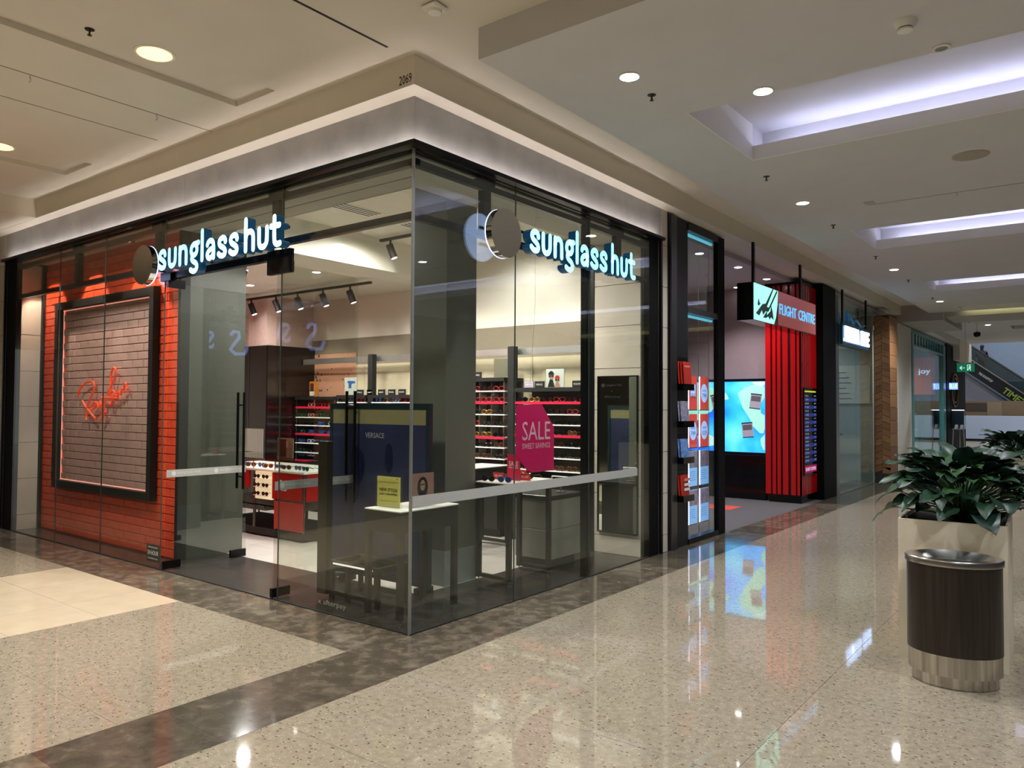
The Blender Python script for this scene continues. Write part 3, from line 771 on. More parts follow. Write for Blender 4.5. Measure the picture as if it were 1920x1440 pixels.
CN = {'black': 'black', 'gold': 'gold wire', 'brown': 'tortoiseshell', 'red': 'red', 'white': 'white', 'blue': 'blue', 'green': 'green', 'pink': 'clear pink'}
ORD = ['first', 'second', 'third', 'fourth', 'fifth', 'sixth', 'seventh', 'eighth', 'ninth', 'tenth']

# ================================================================ back wall shelving
def shelf(parent, x0, x1, z, kind, y0=3.50, y1=3.86):
    if kind == 'deck':
        bx('top_deck', BLACKM, (x0, x1, y0 - 0.02, y1, z - 0.045, z), parent)
    else:
        s_ = bx('shelf', WHITEL, (x0, x1, y0, y1, z - 0.012, z), parent)
        if kind == 'pink': bx('edge_strip', PINK, (x0, x1, y0 - 0.006, y0 - 0.0005, z - 0.026, z + 0.004), s_)
        else: bx('edge_strip', LITE, (x0, x1, y0 - 0.004, y0 - 0.0005, z - 0.010, z), s_)
def bay(name_lab, x0, x1, levels, deck, rows, tagname, cubby=False):
    t = thing('shelving_bay', name_lab, 'shelf', ((x0 + x1) / 2, 3.7, 0))
    bx('base_cabinet', BLACKM, (x0, x1, 3.36, 3.86, 0.10, 0.70), t); bx('kick_plinth', BLACK, (x0, x1, 3.42, 3.86, 0.0, 0.10), t)
    bx('counter', BLACKG, (x0, x1, 3.32, 3.86, 0.70, 0.735), t)
    if x0 > -5.5: bx('back_panel', M('shelf_back_board', (112, 112, 106), 0.55), (x0, x1, 3.862, 3.870, 0.735, deck), t)
    for x in (x0 + 0.01, x1 - 0.02): bx('upright', STEEL, (x, x + 0.01, 3.50, 3.51, 0.735, deck - 0.045), t)
    shelf(t, x0, x1, deck, 'deck')
    for z, k in levels: shelf(t, x0, x1, z, k)
    if cubby:
        CUB = M('grey_lit_backing', (120, 122, 120), 0.5, var=0.05)
        n = int((x1 - x0) / 0.185)
        for z, k in levels:
            for i in range(n + 1):
                xx = x0 + i * (x1 - x0) / n
                if x0 < xx < x1 - 0.01: bx('divider', M('silver_divider', (214, 214, 208), 0.4), (xx - 0.006, xx + 0.006, 3.72, 3.86, z, z + 0.115), t)
    for (z, n, keys, nm) in rows:
        xa = x0 + 0.10
        for i in range(n):
            if n > 1: xx = xa + i * (x1 - x0 - 0.22) / (n - 1)
            else: xx = (x0 + x1) / 2
            key = random.choice(keys)
            glasses(key, xx, 3.525 + random.uniform(0, 0.015), z, random.uniform(-0.25, 0.15), '%s sunglasses on %s of the %s, %s from left' % (CN[key], nm, tagname, ORD[i] if i < 10 else 'last'), 'sunglasses on the %s' % tagname, 1.15)
    return t
DK4 = ['black', 'black', 'brown', 'gold', 'black', 'black', 'red']
RN = ['top row', 'second row', 'third row', 'fourth row', 'fifth row', 'sixth row', 'bottom row']
def rows_of(levels, n, keys=DK4): return [(z, n, keys, RN[i]) for i, (z, k) in enumerate(levels)]
Lr = [(1.605, 'pink'), (1.465, 'w'), (1.345, 'w'), (1.225, 'pink'), (1.095, 'w'), (0.965, 'w'), (0.82, 'w')]
bay('right-hand sunglasses shelving bay with two pink shelf edges beside the tiled wall', -1.80, -0.70, Lr, 1.77, rows_of(Lr, 6), 'right bay')
Ll = [(1.74, 'w'), (1.605, 'pink'), (1.455, 'w'), (1.315, 'w'), (1.18, 'pink'), (1.055, 'w'), (0.92, 'w')]
bay('left-hand shelving bay with grey dividers and two pink edges behind the column', -3.30, -1.94, Ll, 1.90, rows_of(Ll, 7), 'divided bay', True)
Lm = [(1.60, 'w'), (1.46, 'w'), (1.30, 'w')]
bay('narrow shelving bay left of the post behind the corner display', -5.02, -4.41, Lm, 1.70, rows_of(Lm[:1], 3, ['brown', 'white', 'blue', 'black', 'red']), 'narrow bay')
bay('shelving bay right of the post behind the corner display', -4.29, -3.36, Lm, 1.70, rows_of(Lm[:1], 5, ['brown', 'white', 'blue', 'black', 'red']), 'middle bay')
La = [(1.53, 'pink'), (1.375, 'w'), (1.255, 'w'), (1.13, 'pink'), (0.99, 'w'), (0.85, 'w')]
bay('far-left shelving bay with colourful sports sunglasses and two pink edges', -5.98, -5.06, La, 1.68, [(z, 4, ['red', 'blue', 'green', 'white', 'pink', 'black'], RN[i]) for i, (z, k) in enumerate(La)], 'far-left bay')
for x, lab in ((-1.87, 'tall black shelving post between the right and divided bays'), (-4.35, 'tall black shelving post behind the corner display')):
    t = thing('shelving_post', lab, 'post', (x, 3.6, 0))
    bx('post', BLACKM, (x - 0.045, x + 0.045, 3.52, 3.60, 0.0, 2.27), t)
    bx('foot_plate', BLACK, (x - 0.06, x + 0.06, 3.50, 3.62, 0.0, 0.01), t)
t = thing('chrome_rail', 'wide polished chrome rail running above the back wall shelves', 'rail', (-3.5, 3.66, 2.19))
for k in range(4): bx('rail_section', M('polished_rail', (205, 205, 200), 0.35, 0.9, var=0.1, vs=2), (-6.0 + 1.33 * k + 0.003, -6.0 + 1.33 * (k + 1) - 0.003, 3.64, 3.66, 2.175, 2.255), t)
# posters and name plates on the decks
def stand(name, x0, x1, y, z0, z1, m, lab, cat='sign', fn=None, group=None):
    t = thing(name, lab, cat, ((x0 + x1) / 2, y, z0), group)
    bx('panel', m, (x0, x1, y, y + 0.006, z0 + 0.004, z1), t)
    bx('acrylic_cover', GLASS2, (x0 - 0.006, x1 + 0.006, y - 0.008, y - 0.004, z0 + 0.001, z1 + 0.006), t)
    bx('acrylic_back', GLASS2, (x0 - 0.006, x1 + 0.006, y + 0.010, y + 0.014, z0 + 0.001, z1 + 0.006), t)
    if fn: fn(t)
    return t
PAPER = M('white_paper', (232, 232, 226), 0.6, var=0.02); INK = M('black_ink', (28, 28, 30), 0.6, var=0.02)
SKIN = M('poster_skin_tone', (196, 150, 122), 0.6); HAIR = M('poster_hair', (30, 24, 24), 0.7); REDI = M('poster_red', (200, 40, 36), 0.6)
def faces(t):
    y = 3.549
    for cx, cz, s_, hat in ((-1.30, 1.905, 1.0, INK), (-1.215, 1.86, 0.85, REDI)):
        mb = MB(); mb.prism([(cx + 0.034 * s_ * math.cos(a), cz + 0.045 * s_ * math.sin(a)) for a in [math.pi * k / 10 * 2 for k in range(10)]], 'y', y - 0.002, y); mb.build('printed_face', SKIN, t)
        mb = MB(); mb.prism([(cx + 0.040 * s_ * math.cos(a), cz + 0.012 + 0.045 * s_ * math.sin(a)) for a in [math.pi * k / 8 for k in range(9)]], 'y', y - 0.003, y - 0.001); mb.build('printed_hat', hat, t)
        mb = MB(); mb.box(cx - 0.034 * s_, cx - 0.004, y - 0.004, y - 0.003, cz - 0.012, cz + 0.008); mb.box(cx + 0.004, cx + 0.034 * s_, y - 0.004, y - 0.003, cz - 0.012, cz + 0.008); mb.build('printed_sunglasses', INK, t)
        mb = MB(); mb.prism([(cx - 0.05 * s_, 1.776), (cx + 0.05 * s_, 1.776), (cx + 0.02, cz - 0.04 * s_), (cx - 0.02, cz - 0.04 * s_)], 'y', y - 0.0015, y); mb.build('printed_shoulders', INK if hat is INK else SKIN, t)
stand('poster_stand', -1.375, -1.125, 3.55, 1.772, 1.985, PAPER, 'white poster of two people in sunglasses on the right bay deck', fn=faces)
stand('poster_stand', -2.15, -1.93, 3.55, 1.902, 2.13, M('grey_poster', (120, 120, 104), 0.4), 'grey framed acrylic poster on the divided bay deck beside the post')
def shot(t):
    mb = MB(); mb.box(-4.83, -4.77, 3.547, 3.549, 1.80, 1.88); mb.prism([(-4.86, 1.88), (-4.78, 1.86), (-4.68, 1.875), (-4.70, 1.90), (-4.84, 1.905)], 'y', 3.546, 3.548); mb.build('printed_picture', M('poster_blue', (60, 110, 190), 0.5), t)
stand('poster_stand', -4.92, -4.66, 3.55, 1.702, 1.955, PAPER, 'white poster with blue sunglasses picture on the middle bay deck', fn=shot)
def orange(t):
    bx('printed_figure', M('poster_brown', (90, 50, 34), 0.6), (-5.70, -5.62, 3.547, 3.549, 1.74, 1.88), t); bx('printed_block', PAPER, (-5.71, -5.60, 3.546, 3.5475, 1.70, 1.76), t)
stand('poster_stand', -5.72, -5.52, 3.55, 1.682, 1.91, M('poster_orange', (226, 140, 60), 0.5), 'orange poster on the far-left bay deck', fn=orange)
def plate(x, z, s_, lab, w_=0.13, h_=0.075, m=BLACKM, y=3.52):
    t = thing('name_plate', lab, 'sign', (x, y, z))
    bx('block', m, (x - w_ / 2, x + w_ / 2, y, y + 0.02, z + 0.001, z + h_), t, bev=0.003)
    bx('acrylic_block', GLASS2, (x - w_ / 2 - 0.012, x + w_ / 2 + 0.012, y + 0.021, y + 0.035, z + 0.001, z + h_ + 0.008), t)
    text(s_, 'lettering', PAPER, t, (x, y - 0.0002, z + h_ * 0.38), (1, 0, 0), (0, 0, 1), h_ * 0.24, w_ * 0.7, 0.001, 'C')
plate(-1.60, 1.77, 'MIU MIU', 'pale brand name plate on the right bay deck beside the post', m=M('lilac_block', (176, 168, 184), 0.5))
plate(-1.51 + 0.06, 1.77, 'VERSACE', 'black brand name plate left of the two-faces poster')
plate(-0.93, 1.77, 'MICHAEL KORS', 'black brand name plate at the right end of the right bay deck')
plate(-2.40, 1.90, 'PERSOL', 'black brand name plate on the divided bay deck')
plate(-2.62, 1.90, 'OAKLEY', 'black brand name plate half hidden behind the square column')
for i, x in enumerate((-4.35, -4.12, -3.92, -3.72)): plate(x, 1.70, ['ARNETTE', 'OAKLEY', 'PRADA', 'RALPH'][i], 'black brand name plate on the middle bay deck, %s from left' % ORD[i + 1])
plate(-4.56, 1.70, 'POLO', 'black brand name plate standing alone left of the middle bay post')
# spotted salmon reflection in the glass, painted as a panel on the wall
t = bx('spotted_reflection', M('salmon_reflection', (206, 150, 122), 0.6), (-6.55, -5.05, 3.8712, 3.8718, 0.95, 2.34), back)
mb = MB()
for k in range(110):
    x = random.uniform(-6.5, -5.12); z = random.uniform(1.0, 2.32); r_ = random.uniform(0.01, 0.022) * (1.4 if x < -5.7 else 0.8)
    if x > -5.7 and random.random() < 0.5: continue
    mb.prism([(x + r_ * random.uniform(.6, 1.2) * math.cos(a), z + r_ * random.uniform(.6, 1.2) * math.sin(a)) for a in [2 * math.pi * i / 6 for i in range(6)]], 'y', 3.8706, 3.8713)
mb.build('spots', M('reflected_spots', (70, 40, 30), 0.6), t)['kind'] = 'stuff'

# ================================================================ tables
def portal(mb, x0, x1, y, z0, z1, w_=0.03):
    mb.box(x0, x0 + w_, y, y + w_, z0, z1); mb.box(x1 - w_, x1, y, y + w_, z0, z1)
def table(name, lab, x0, x1, y0, y1, h, rail=True, apron=0.10, foot_rail=True, legw=0.04, tilt=0):
    t = thing(name, lab, 'table', ((x0 + x1) / 2, (y0 + y1) / 2, 0))
    bx('tabletop', WHITEL, (x0, x1, y0, y1, h - 0.012, h), t, bev=0.003)
    if apron: bx('apron', M('dark_grey_apron', (44, 46, 44), 0.4), (x0 + 0.004, x1 - 0.004, y0 + 0.004, y1 - 0.004, h - 0.012 - apron, h - 0.012), t)
    for x in (x0 + 0.004, x1 - 0.004 - legw):
        for y in (y0 + 0.004, y1 - 0.004 - legw):
            l = bx('leg', M('dark_grey_leg', (50, 50, 46), 0.35, 0.3), (x, x + legw, y, y + legw, 0.03, h - 0.012 - apron), t)
            mb = MB(); mb.cyl((x + legw / 2, y + legw / 2, 0.001), (x + legw / 2, y + legw / 2, 0.006), 0.016, 10); mb.cyl((x + legw / 2, y + legw / 2, 0.006), (x + legw / 2, y + legw / 2, 0.03), 0.006, 8); mb.build('foot', STEEL, l)
    if foot_rail:
        for y in (y0 + 0.004, y1 - 0.004 - legw): bx('foot_rail', M('dark_grey_leg', (50, 50, 46)), (x0 + legw, x1 - legw, y, y + legw, 0.035, 0.065), t)
    return t
table('window_plinth', 'white topped dark display plinth in the glass corner, nearest the camera', -0.60, -0.22, 0.12, 0.74, 0.80, apron=0.15, foot_rail=False)
table('display_table', 'white display table with red sale signs behind the right glass', -0.74, -0.352, 1.55, 2.20, 0.88, apron=0.025)
table('display_table', 'further white display table half hidden behind the square column', -1.92, -1.50, 2.44, 3.05, 0.90, apron=0.14)
# acrylic sign holders on the plinth
YEL = M('yellow_card', (244, 230, 128), 0.5, var=0.02)
t = thing('sign_holder', 'yellow NEW STYLES JUST DROPPED card in an acrylic block on the corner plinth', 'sign', (-0.47, 0.24, 0.80))
bx('card', YEL, (-0.597, -0.355, 0.242, 0.246, 0.803, 1.025), t)
bx('acrylic_front', GLASS2, (-0.600, -0.350, 0.226, 0.240, 0.801, 1.030), t); bx('acrylic_rear', GLASS2, (-0.600, -0.350, 0.2485, 0.262, 0.801, 1.030), t)
DK2 = M('olive_ink', (60, 56, 30), 0.6)
text('NEW STYLES', 'lettering', DK2, t, (-0.476, 0.2413, 0.915), (1, 0, 0), (0, 0, 1), 0.024, 0.19, 0.0006, 'C', bold=0.015)
text('JUST DROPPED', 'lettering', DK2, t, (-0.476, 0.2413, 0.884), (1, 0, 0), (0, 0, 1), 0.018, 0.19, 0.0006, 'C', bold=0.015)
for z in (0.983, 0.845): bx('printed_line', DK2, (-0.57, -0.38, 0.2405, 0.2417, z, z + 0.0015), t)
for x in (-0.585, -0.365):
    for z in (0.818, 1.012): mb = MB(); mb.cyl((x, 0.2225, z), (x, 0.2265, z), 0.004, 8); mb.build('screw', CHROME, t)
t = thing('portrait_holder', 'portrait photo of a person with long dark hair in an acrylic block on the plinth', 'sign', (-0.29, 0.42, 0.80))
bx('card', M('portrait_backdrop', (182, 130, 118), 0.5), (-0.302, -0.298, 0.30, 0.54, 0.83, 1.05), t)
bx('acrylic_front', GLASS2, (-0.297, -0.285, 0.295, 0.545, 0.801, 1.056), t); bx('acrylic_rear', GLASS2, (-0.315, -0.303, 0.295, 0.545, 0.801, 1.056), t)
def ell(cy, cz, ry, rz, x, m, nm, n=18): mb = MB(); mb.prism([(cy + ry * math.cos(2 * math.pi * k / n), cz + rz * math.sin(2 * math.pi * k / n)) for k in range(n)], 'x', x, x + 0.0005); mb.build(nm, m, t)
ell(0.420, 0.945, 0.056, 0.078, -0.2977, HAIR, 'printed_hair'); ell(0.420, 0.96, 0.026, 0.040, -0.2975, SKIN, 'printed_face')
ell(0.408, 0.965, 0.010, 0.007, -0.2972, INK, 'printed_lens'); ell(0.432, 0.965, 0.010, 0.007, -0.2972, INK, 'printed_lens')
mb = MB(); mb.prism([(0.34, 0.832), (0.50, 0.832), (0.47, 0.875), (0.44, 0.90), (0.40, 0.90), (0.37, 0.875)], 'x', -0.2976, -0.2973); mb.build('printed_shirt', PAPER, t)
# sale goods
def redcube(x, y, z, lab):
    t = thing('discount_block', lab, 'sign', (x, y, z))
    bx('card', REDI, (x - 0.06, x + 0.06, y, y + 0.004, z + 0.003, z + 0.065), t); bx('acrylic_block', GLASS2, (x - 0.066, x + 0.066, y + 0.005, y + 0.02, z + 0.001, z + 0.072), t)
    text('30% OFF', 'lettering', PAPER, t, (x, y - 0.0005, z + 0.025), (1, 0, 0), (0, 0, 1), 0.02, 0.085, 0.0008, 'C')
redcube(-0.665, 1.78, 0.88, 'red 30% OFF block left of the SALE sign on the white table')
redcube(-0.42, 1.86, 0.88, 'red 30% OFF block right of the SALE sign on the white table')
redcube(-0.64, 2.10, 0.88, 'red 30% OFF block at the far end of the white table')
t = thing('sale_sign', 'small upright red SALE sign standing on the white display table', 'sign', (-0.50, 1.80, 0.88))
REDS = M('sale_red', (206, 22, 66), 0.4, var=0.03)
bx('card', REDS, (-0.575, -0.43, 1.80, 1.806, 0.882, 1.115), t); bx('acrylic_cover', GLASS2, (-0.582, -0.423, 1.808, 1.814, 0.881, 1.122), t)
text('SALE', 'lettering', PAPER, t, (-0.5025, 1.7995, 1.01), (1, 0, 0), (0, 0, 1), 0.045, 0.105, 0.001, 'C')
text('SWEET SAVINGS', 'lettering', PAPER, t, (-0.5025, 1.7995, 0.99), (1, 0, 0), (0, 0, 1), 0.012, 0.105, 0.001, 'C')
for i, (x, y, k, lab) in enumerate(((-0.65, 1.87, 'brown', 'at the back left of'), (-0.50, 2.0, 'black', 'behind the SALE sign on'), (-0.44, 1.59, 'blue', 'front right of'), (-0.62, 1.58, 'black', 'front left of'))):
    glasses(k, x, y, 0.88, 0.05, '%s sunglasses %s the white sale table' % (CN[k], lab), 'sunglasses on the sale table', 1.1)
# hanging SALE tag behind the right glass
t = thing('sale_tag', 'large magenta SALE SWEET SAVINGS tag hanging just behind the right glass', 'sign', (-0.05, 1.5, 0.99))
poly = [(1.245, 1.56), (1.60, 1.572), (1.785, 1.37), (1.785, 1.0), (1.47, 1.0), (1.40, 1.02), (1.245, 1.16)]
mb = MB(); mb.prism(poly, 'x', -0.056, -0.050); mb.build('tag', MAGENTA, t)
PP = M('pale_pink_print', (232, 190, 206), 0.5)
text('SALE', 'lettering', PP, t, (-0.0495, 1.525, 1.27), (0, 1, 0), (0, 0, 1), 0.155, 0.40, 0.001, 'C')
text('SWEET SAVINGS', 'lettering', PP, t, (-0.0495, 1.525, 1.20), (0, 1, 0), (0, 0, 1), 0.045, 0.40, 0.001, 'C')
mb = MB(); mb.tube([(-0.053, 1.42, 1.57), (-0.053, 1.5, 2.4), (-0.053, 1.5, 3.30)], 0.0012, 5); mb.build('hanging_wire', STEEL, t)
# drawer cabinet
CABM = M('satin_grey_laminate', (128, 128, 116), 0.28, var=0.04, coat=0.3)
t = thing('drawer_cabinet', 'grey drawer cabinet with a dark top behind the right glass', 'cabinet', (-0.65, 2.55, 0))
bx('carcass', M('dark_carcass', (50, 52, 48), 0.4), (-0.85, -0.445, 2.31, 2.80, 0.09, 0.66), t)
bx('plinth', BLACKM, (-0.82, -0.47, 2.36, 2.76, 0.0, 0.09), t)
bx('worktop', M('dark_worktop', (40, 42, 40), 0.25), (-0.87, -0.425, 2.28, 2.83, 0.662, 0.70), t, bev=0.004)
for z0, z1 in ((0.095, 0.372), (0.378, 0.655)):
    bx('side_panel', CABM, (-0.443, -0.432, 2.295, 2.81, z0, z1), t, bev=0.002)
    bx('drawer_front', CABM, (-0.855, -0.445, 2.295, 2.308, z0, z1), t, bev=0.002)
t = thing('card_terminal', 'small white payment terminal on a stand on the grey drawer cabinet', 'terminal', (-0.56, 2.65, 0.70))
mb = MB(); mb.cyl((-0.56, 2.65, 0.701), (-0.56, 2.65, 0.709), 0.05, 16); mb.cyl((-0.56, 2.65, 0.709), (-0.56, 2.65, 0.77), 0.01, 8); mb.build('stand', STEEL, t)
bx('screen', WHITEL, (-0.66, -0.46, 2.63, 2.65, 0.77, 0.86), t, bev=0.004); bx('display', BLACKG, (-0.645, -0.475, 2.627, 2.63, 0.785, 0.85), t)
t = thing('wall_mirror', 'tall black framed mirror with printed shop name on the tiled end wall', 'mirror', (-0.32, 3.36, 0.22))
mb = MB(); x0, x1, z0, z1, y = -0.565, -0.08, 0.225, 1.88, 3.352
for b in ((x0, x1, y, 3.379, z0, z0 + 0.012), (x0, x1, y, 3.379, z1 - 0.012, z1), (x0, x0 + 0.012, y, 3.379, z0 + 0.012, z1 - 0.012), (x1 - 0.012, x1, y, 3.379, z0 + 0.012, z1 - 0.012)): mb.box(*b)
mb.build('frame', BLACK, t)
gl_ = bx('mirror_glass', M('mirror_silver', (225, 235, 225), 0.02, 1.0, var=0.01), (x0 + 0.012, x1 - 0.012, 3.365, 3.370, z0 + 0.012, z1 - 0.012), t)
mb = MB(); mb.cyl((-0.50, 3.3645, 1.78), (-0.50, 3.3649, 1.78), 0.02, 16); mb.build('disc', INK, gl_)
text('sunglass hut', 'lettering', INK, gl_, (-0.47, 3.3645, 1.765), (1, 0, 0), (0, 0, 1), 0.032, 0.20, 0.0003)
text('x', 'lettering', INK, gl_, (-0.40, 3.3645, 1.71), (1, 0, 0), (0, 0, 1), 0.015, None, 0.0003)
text('afterpay', 'lettering', INK, gl_, (-0.48, 3.3645, 1.64), (1, 0, 0), (0, 0, 1), 0.035, 0.2, 0.0003)
# opening-hours style sticker and payment lettering on the glass
t = thing('glass_sticker', 'small dark 24 HOUR security sticker low on the glass beside the doors', 'sign', (-3.42, -0.003, 0.06))
bx('vinyl', M('dark_sticker', (60, 58, 48), 0.5), (-3.545, -3.305, -0.0022, -0.0006, 0.06, 0.225), t)
text('24 HOUR', 'lettering', PP if False else M('pale_print', (212, 214, 206)), t, (-3.425, -0.0024, 0.125), (1, 0, 0), (0, 0, 1), 0.04, 0.2, 0.0005, 'C')
text('MONITORED SECURITY', 'lettering', M('pale_print', (212, 214, 206)), t, (-3.425, -0.0024, 0.19), (1, 0, 0), (0, 0, 1), 0.012, 0.18, 0.0005, 'C')
text('IN OPERATION', 'lettering', M('pale_print', (212, 214, 206)), t, (-3.425, -0.0024, 0.085), (1, 0, 0), (0, 0, 1), 0.012, 0.18, 0.0005, 'C')
t = thing('glass_lettering', 'white afterpay lettering low on the glass left of the corner', 'sign', (-1.1, -0.003, 0.06))
text('x afterpay', 'lettering', M('dim_window_print', (150, 152, 142), 0.5), t, (-0.97, -0.0015, 0.055), (1, 0, 0), (0, 0, 1), 0.05, 0.32, 0.0006)

# ================================================================ poster board and low rack at the left glass
PBLUE = M('poster_dark_blue', (44, 50, 78), 0.25, var=0.25, vs=2.5, coat=0.3)
t = thing('poster_board', 'tall dark blue poster board with VERSACE lettering behind the corner plinth', 'sign', (-1.25, 0.88, 0))
mb = MB()
for b in ((-1.90, -0.64, 0.845, 0.885, 1.52, 1.57), (-1.90, -0.64, 0.845, 0.885, 0.06, 0.11), (-1.90, -1.86, 0.845, 0.885, 0.11, 1.52), (-0.68, -0.64, 0.845, 0.885, 0.11, 1.52)): mb.box(*b)
mb.build('frame', M('dark_teal_frame', (18, 38, 44), 0.35), t)
bx('poster', PBLUE, (-1.86, -0.68, 0.850, 0.875, 0.11, 1.39), t); bx('header', M('olive_header', (132, 126, 92), 0.4), (-1.86, -0.68, 0.850, 0.875, 1.39, 1.52), t)
for x in (-1.85, -0.75): bx('foot', BLACK, (x, x + 0.06, 0.79, 0.96, 0.002, 0.06), t)
text('VERSACE', 'lettering', M('dim_print', (150, 152, 160), 0.5), t, (-1.30, 0.8495, 1.27), (1, 0, 0), (0, 0, 1), 0.045, 0.24, 0.001, 'C')
mb = MB()
for cx, cz, rx, rz in ((-1.52, 1.02, 0.09, 0.17), (-1.12, 1.10, 0.05, 0.13)): mb.prism([(cx + rx * math.cos(2 * math.pi * k / 20), cz + rz * math.sin(2 * math.pi * k / 20)) for k in range(20)], 'y', 0.8485, 0.8498)
mb.build('printed_lenses', M('deep_blue_print', (18, 24, 56), 0.3), t)
t = thing('low_rack', 'low black metal rack with a tall end panel standing behind the left glass', 'rack', (-0.98, 0.4, 0))
DBR = M('dark_bronze_metal', (46, 42, 32), 0.4, 0.3)
bx('end_panel', DBR, (-1.33, -1.22, 0.27, 0.33, 0.04, 1.26), t)
mb = MB()
for y in (0.30, 0.60):
    mb.box(-1.22, -0.64, y, y + 0.03, 0.04, 0.075); mb.box(-1.22, -0.64, y, y + 0.03, 0.27, 0.31)
for x in (-1.21, -1.02, -0.68): 
    for y in (0.30, 0.60): mb.box(x, x + 0.035, y, y + 0.03, 0.002, 0.27)
mb.box(-0.68, -0.645, 0.33, 0.6, 0.27, 0.31); mb.box(-1.22, -1.185, 0.33, 0.6, 0.27, 0.31); mb.build('frame', DBR, t)
bx('gap_glow', LITE, (-1.16, -0.70, 0.292, 0.299, 0.285, 0.297), t)  # glowing bar stands in for light seen between the rails

# ================================================================ red display counter (back left)
t = thing('display_counter', 'red fronted glass display counter of sunglasses in the middle of the shop', 'counter', (-4.2, 2.1, 0))
bx('base', BLACKM, (-5.4, -3.39, 1.70, 2.50, 0.02, 0.10), t, bev=0.004)
mb = MB(); mb.box(-5.4, -3.39, 1.70, 1.72, 0.36, 0.38)
for x in (-5.38, -4.36, -4.34, -3.93, -3.41): mb.box(x, x + 0.018, 1.70, 1.718, 0.10, 0.76); mb.box(x, x + 0.018, 2.46, 2.478, 0.10, 0.76)
mb.box(-5.4, -3.39, 1.70, 2.48, 0.36, 0.375); mb.build('frame', M('grey_tube', (96, 90, 84), 0.35, 0.7), t)
bx('front_panel', REDL, (-3.98, -3.42, 1.695, 1.715, 0.46, 0.765), t); bx('front_panel', REDL, (-5.3, -4.44, 1.695, 1.715, 0.56, 0.765), t)
bx('side_panel', REDL, (-3.40, -3.385, 1.73, 2.45, 0.46, 0.765), t)
bx('hanging_panel', M('red_banner', (186, 40, 30), 0.4), (-3.92, -3.39, 1.685, 1.694, 0.12, 0.44), t)
bx('tray', WHITEL, (-5.4, -3.38, 1.69, 2.49, 0.77, 0.795), t, bev=0.003)
for b in ((-5.4, -3.38, 1.69, 1.695, 0.796, 0.915), (-3.385, -3.38, 1.70, 2.48, 0.796, 0.915), (-5.4, -3.38, 1.69, 2.49, 0.9155, 0.922)): bx('glass_panel', GLASS2, b, t)
for x in (-4.85, -4.36, -3.93): bx('glass_divider', M('chrome', (225, 225, 225)), (x, x + 0.012, 1.69, 1.70, 0.796, 0.915), t)
text('Rb', 'lettering', M('pale_print', (212, 214, 206)), t, (-3.86, 1.6925, 0.56), (1, 0.0, 0), (0.2, 0, 1), 0.13, 0.17, 0.001)
sd = bx('sample_panel', M('cream_backlit_board', (236, 222, 178), 0.5, emit=(240, 226, 180), es=0.5), (-4.32, -3.99, 1.70, 1.73, 0.44, 0.765), t)
for z in (0.50, 0.60, 0.70): bx('ledge', WHITEL, (-4.31, -4.0, 1.66, 1.70, z - 0.02, z - 0.014), sd)
k_ = 0
for row, z in enumerate((0.486, 0.586, 0.686)):
    for i, x in enumerate((-4.24, -4.07)):
        glasses('black', x, 1.662, z, 0, 'black sunglasses on the cream sample board, %s row, %s' % (['bottom', 'middle', 'top'][row], ['left', 'right'][i]), 'sunglasses on the cream sample board', 0.95)
for i in range(11):
    x = -5.28 + i * 0.178
    key = random.choice(['pink', 'gold', 'brown', 'green', 'blue', 'white'])
    glasses(key, x, 1.80 + 0.03 * (i % 2), 0.795, random.uniform(-0.3, 0.5), '%s sunglasses in the red glass counter, %s' % (CN[key], ['far left end', 'second from left', 'third from left', 'fourth from left', 'fifth from left', 'sixth from left', 'fifth from right', 'fourth from right', 'third from right', 'second from right', 'far right end'][i]), 'sunglasses under the counter glass', 1.1)
stand('poster_stand', -4.10, -3.80, 1.85, 0.923, 1.16, M('poster_cream_grey', (150, 140, 120), 0.5), 'poster of a model standing on top of the red display counter', fn=lambda t: (bx('printed_panel', M('poster_dark', (60, 40, 40), 0.5), (-4.09, -3.93, 1.846, 1.849, 0.94, 1.15), t), bx('printed_face', SKIN, (-3.93, -3.89, 1.845, 1.8485, 1.05, 1.12), t)))
# leafy plant behind the counter
# ================================================================ travel agency next door
STEELD = M('dark_steel', (96, 96, 98), 0.3, 0.9, stretch=(30, 30, 0.6))
t = thing('steel_pilaster', 'slim brushed steel pilaster between the sunglasses shop and the travel agency', 'column', (0.0, 3.98, 0))
bx('steel_face', STEELD, (-0.05, 0.03, 3.925, 4.06, 0, 3.66), t, bev=0.003); bx('shadow_gap', BLACKM, (-0.05, -0.005, 3.885, 3.925, 0, 3.69), t)
CHB = M('charcoal_board', (28, 28, 31), 0.45, spec=0.3)
fc = thing('window_2', None, None, (0, 4.7, 0), kind='structure')
bx('side_panel', CHB, (-0.10, 0.0, 4.065, 4.40, 0, 3.66), fc)
mb = MB(); mb.box(-0.09, 0.01, 4.40, 5.25, 3.58, 3.66); mb.box(-0.09, 0.01, 4.40, 5.25, 0.0, 0.06); mb.build('frame_rail', BLACK, fc)
bx('end_mullion', FBLACK, (-0.05, 0.01, 5.25, 5.45, 0, 3.66), fc)
bx('transom_rail', STEELD, (-0.05, 0.005, 4.40, 5.25, 2.63, 2.70), fc)
bx('glass_pane', GLASS2, (-0.03, -0.02, 4.40, 5.25, 0.06, 2.63), fc); bx('glass_pane', GLASS2, (-0.03, -0.02, 4.40, 5.25, 2.70, 3.58), fc)
TEALL = M('teal_light_strip', (120, 220, 240), 0.4, emit=(90, 190, 220), es=0.9)
bx('light_strip', TEALL, (-0.085, -0.06, 4.41, 5.24, 3.55, 3.575), fc); bx('light_strip', TEALL, (-0.085, -0.06, 4.41, 5.24, 2.60, 2.625), fc)
FCW = M('mauve_grey_paint', (150, 132, 132), 0.65, var=0.03)
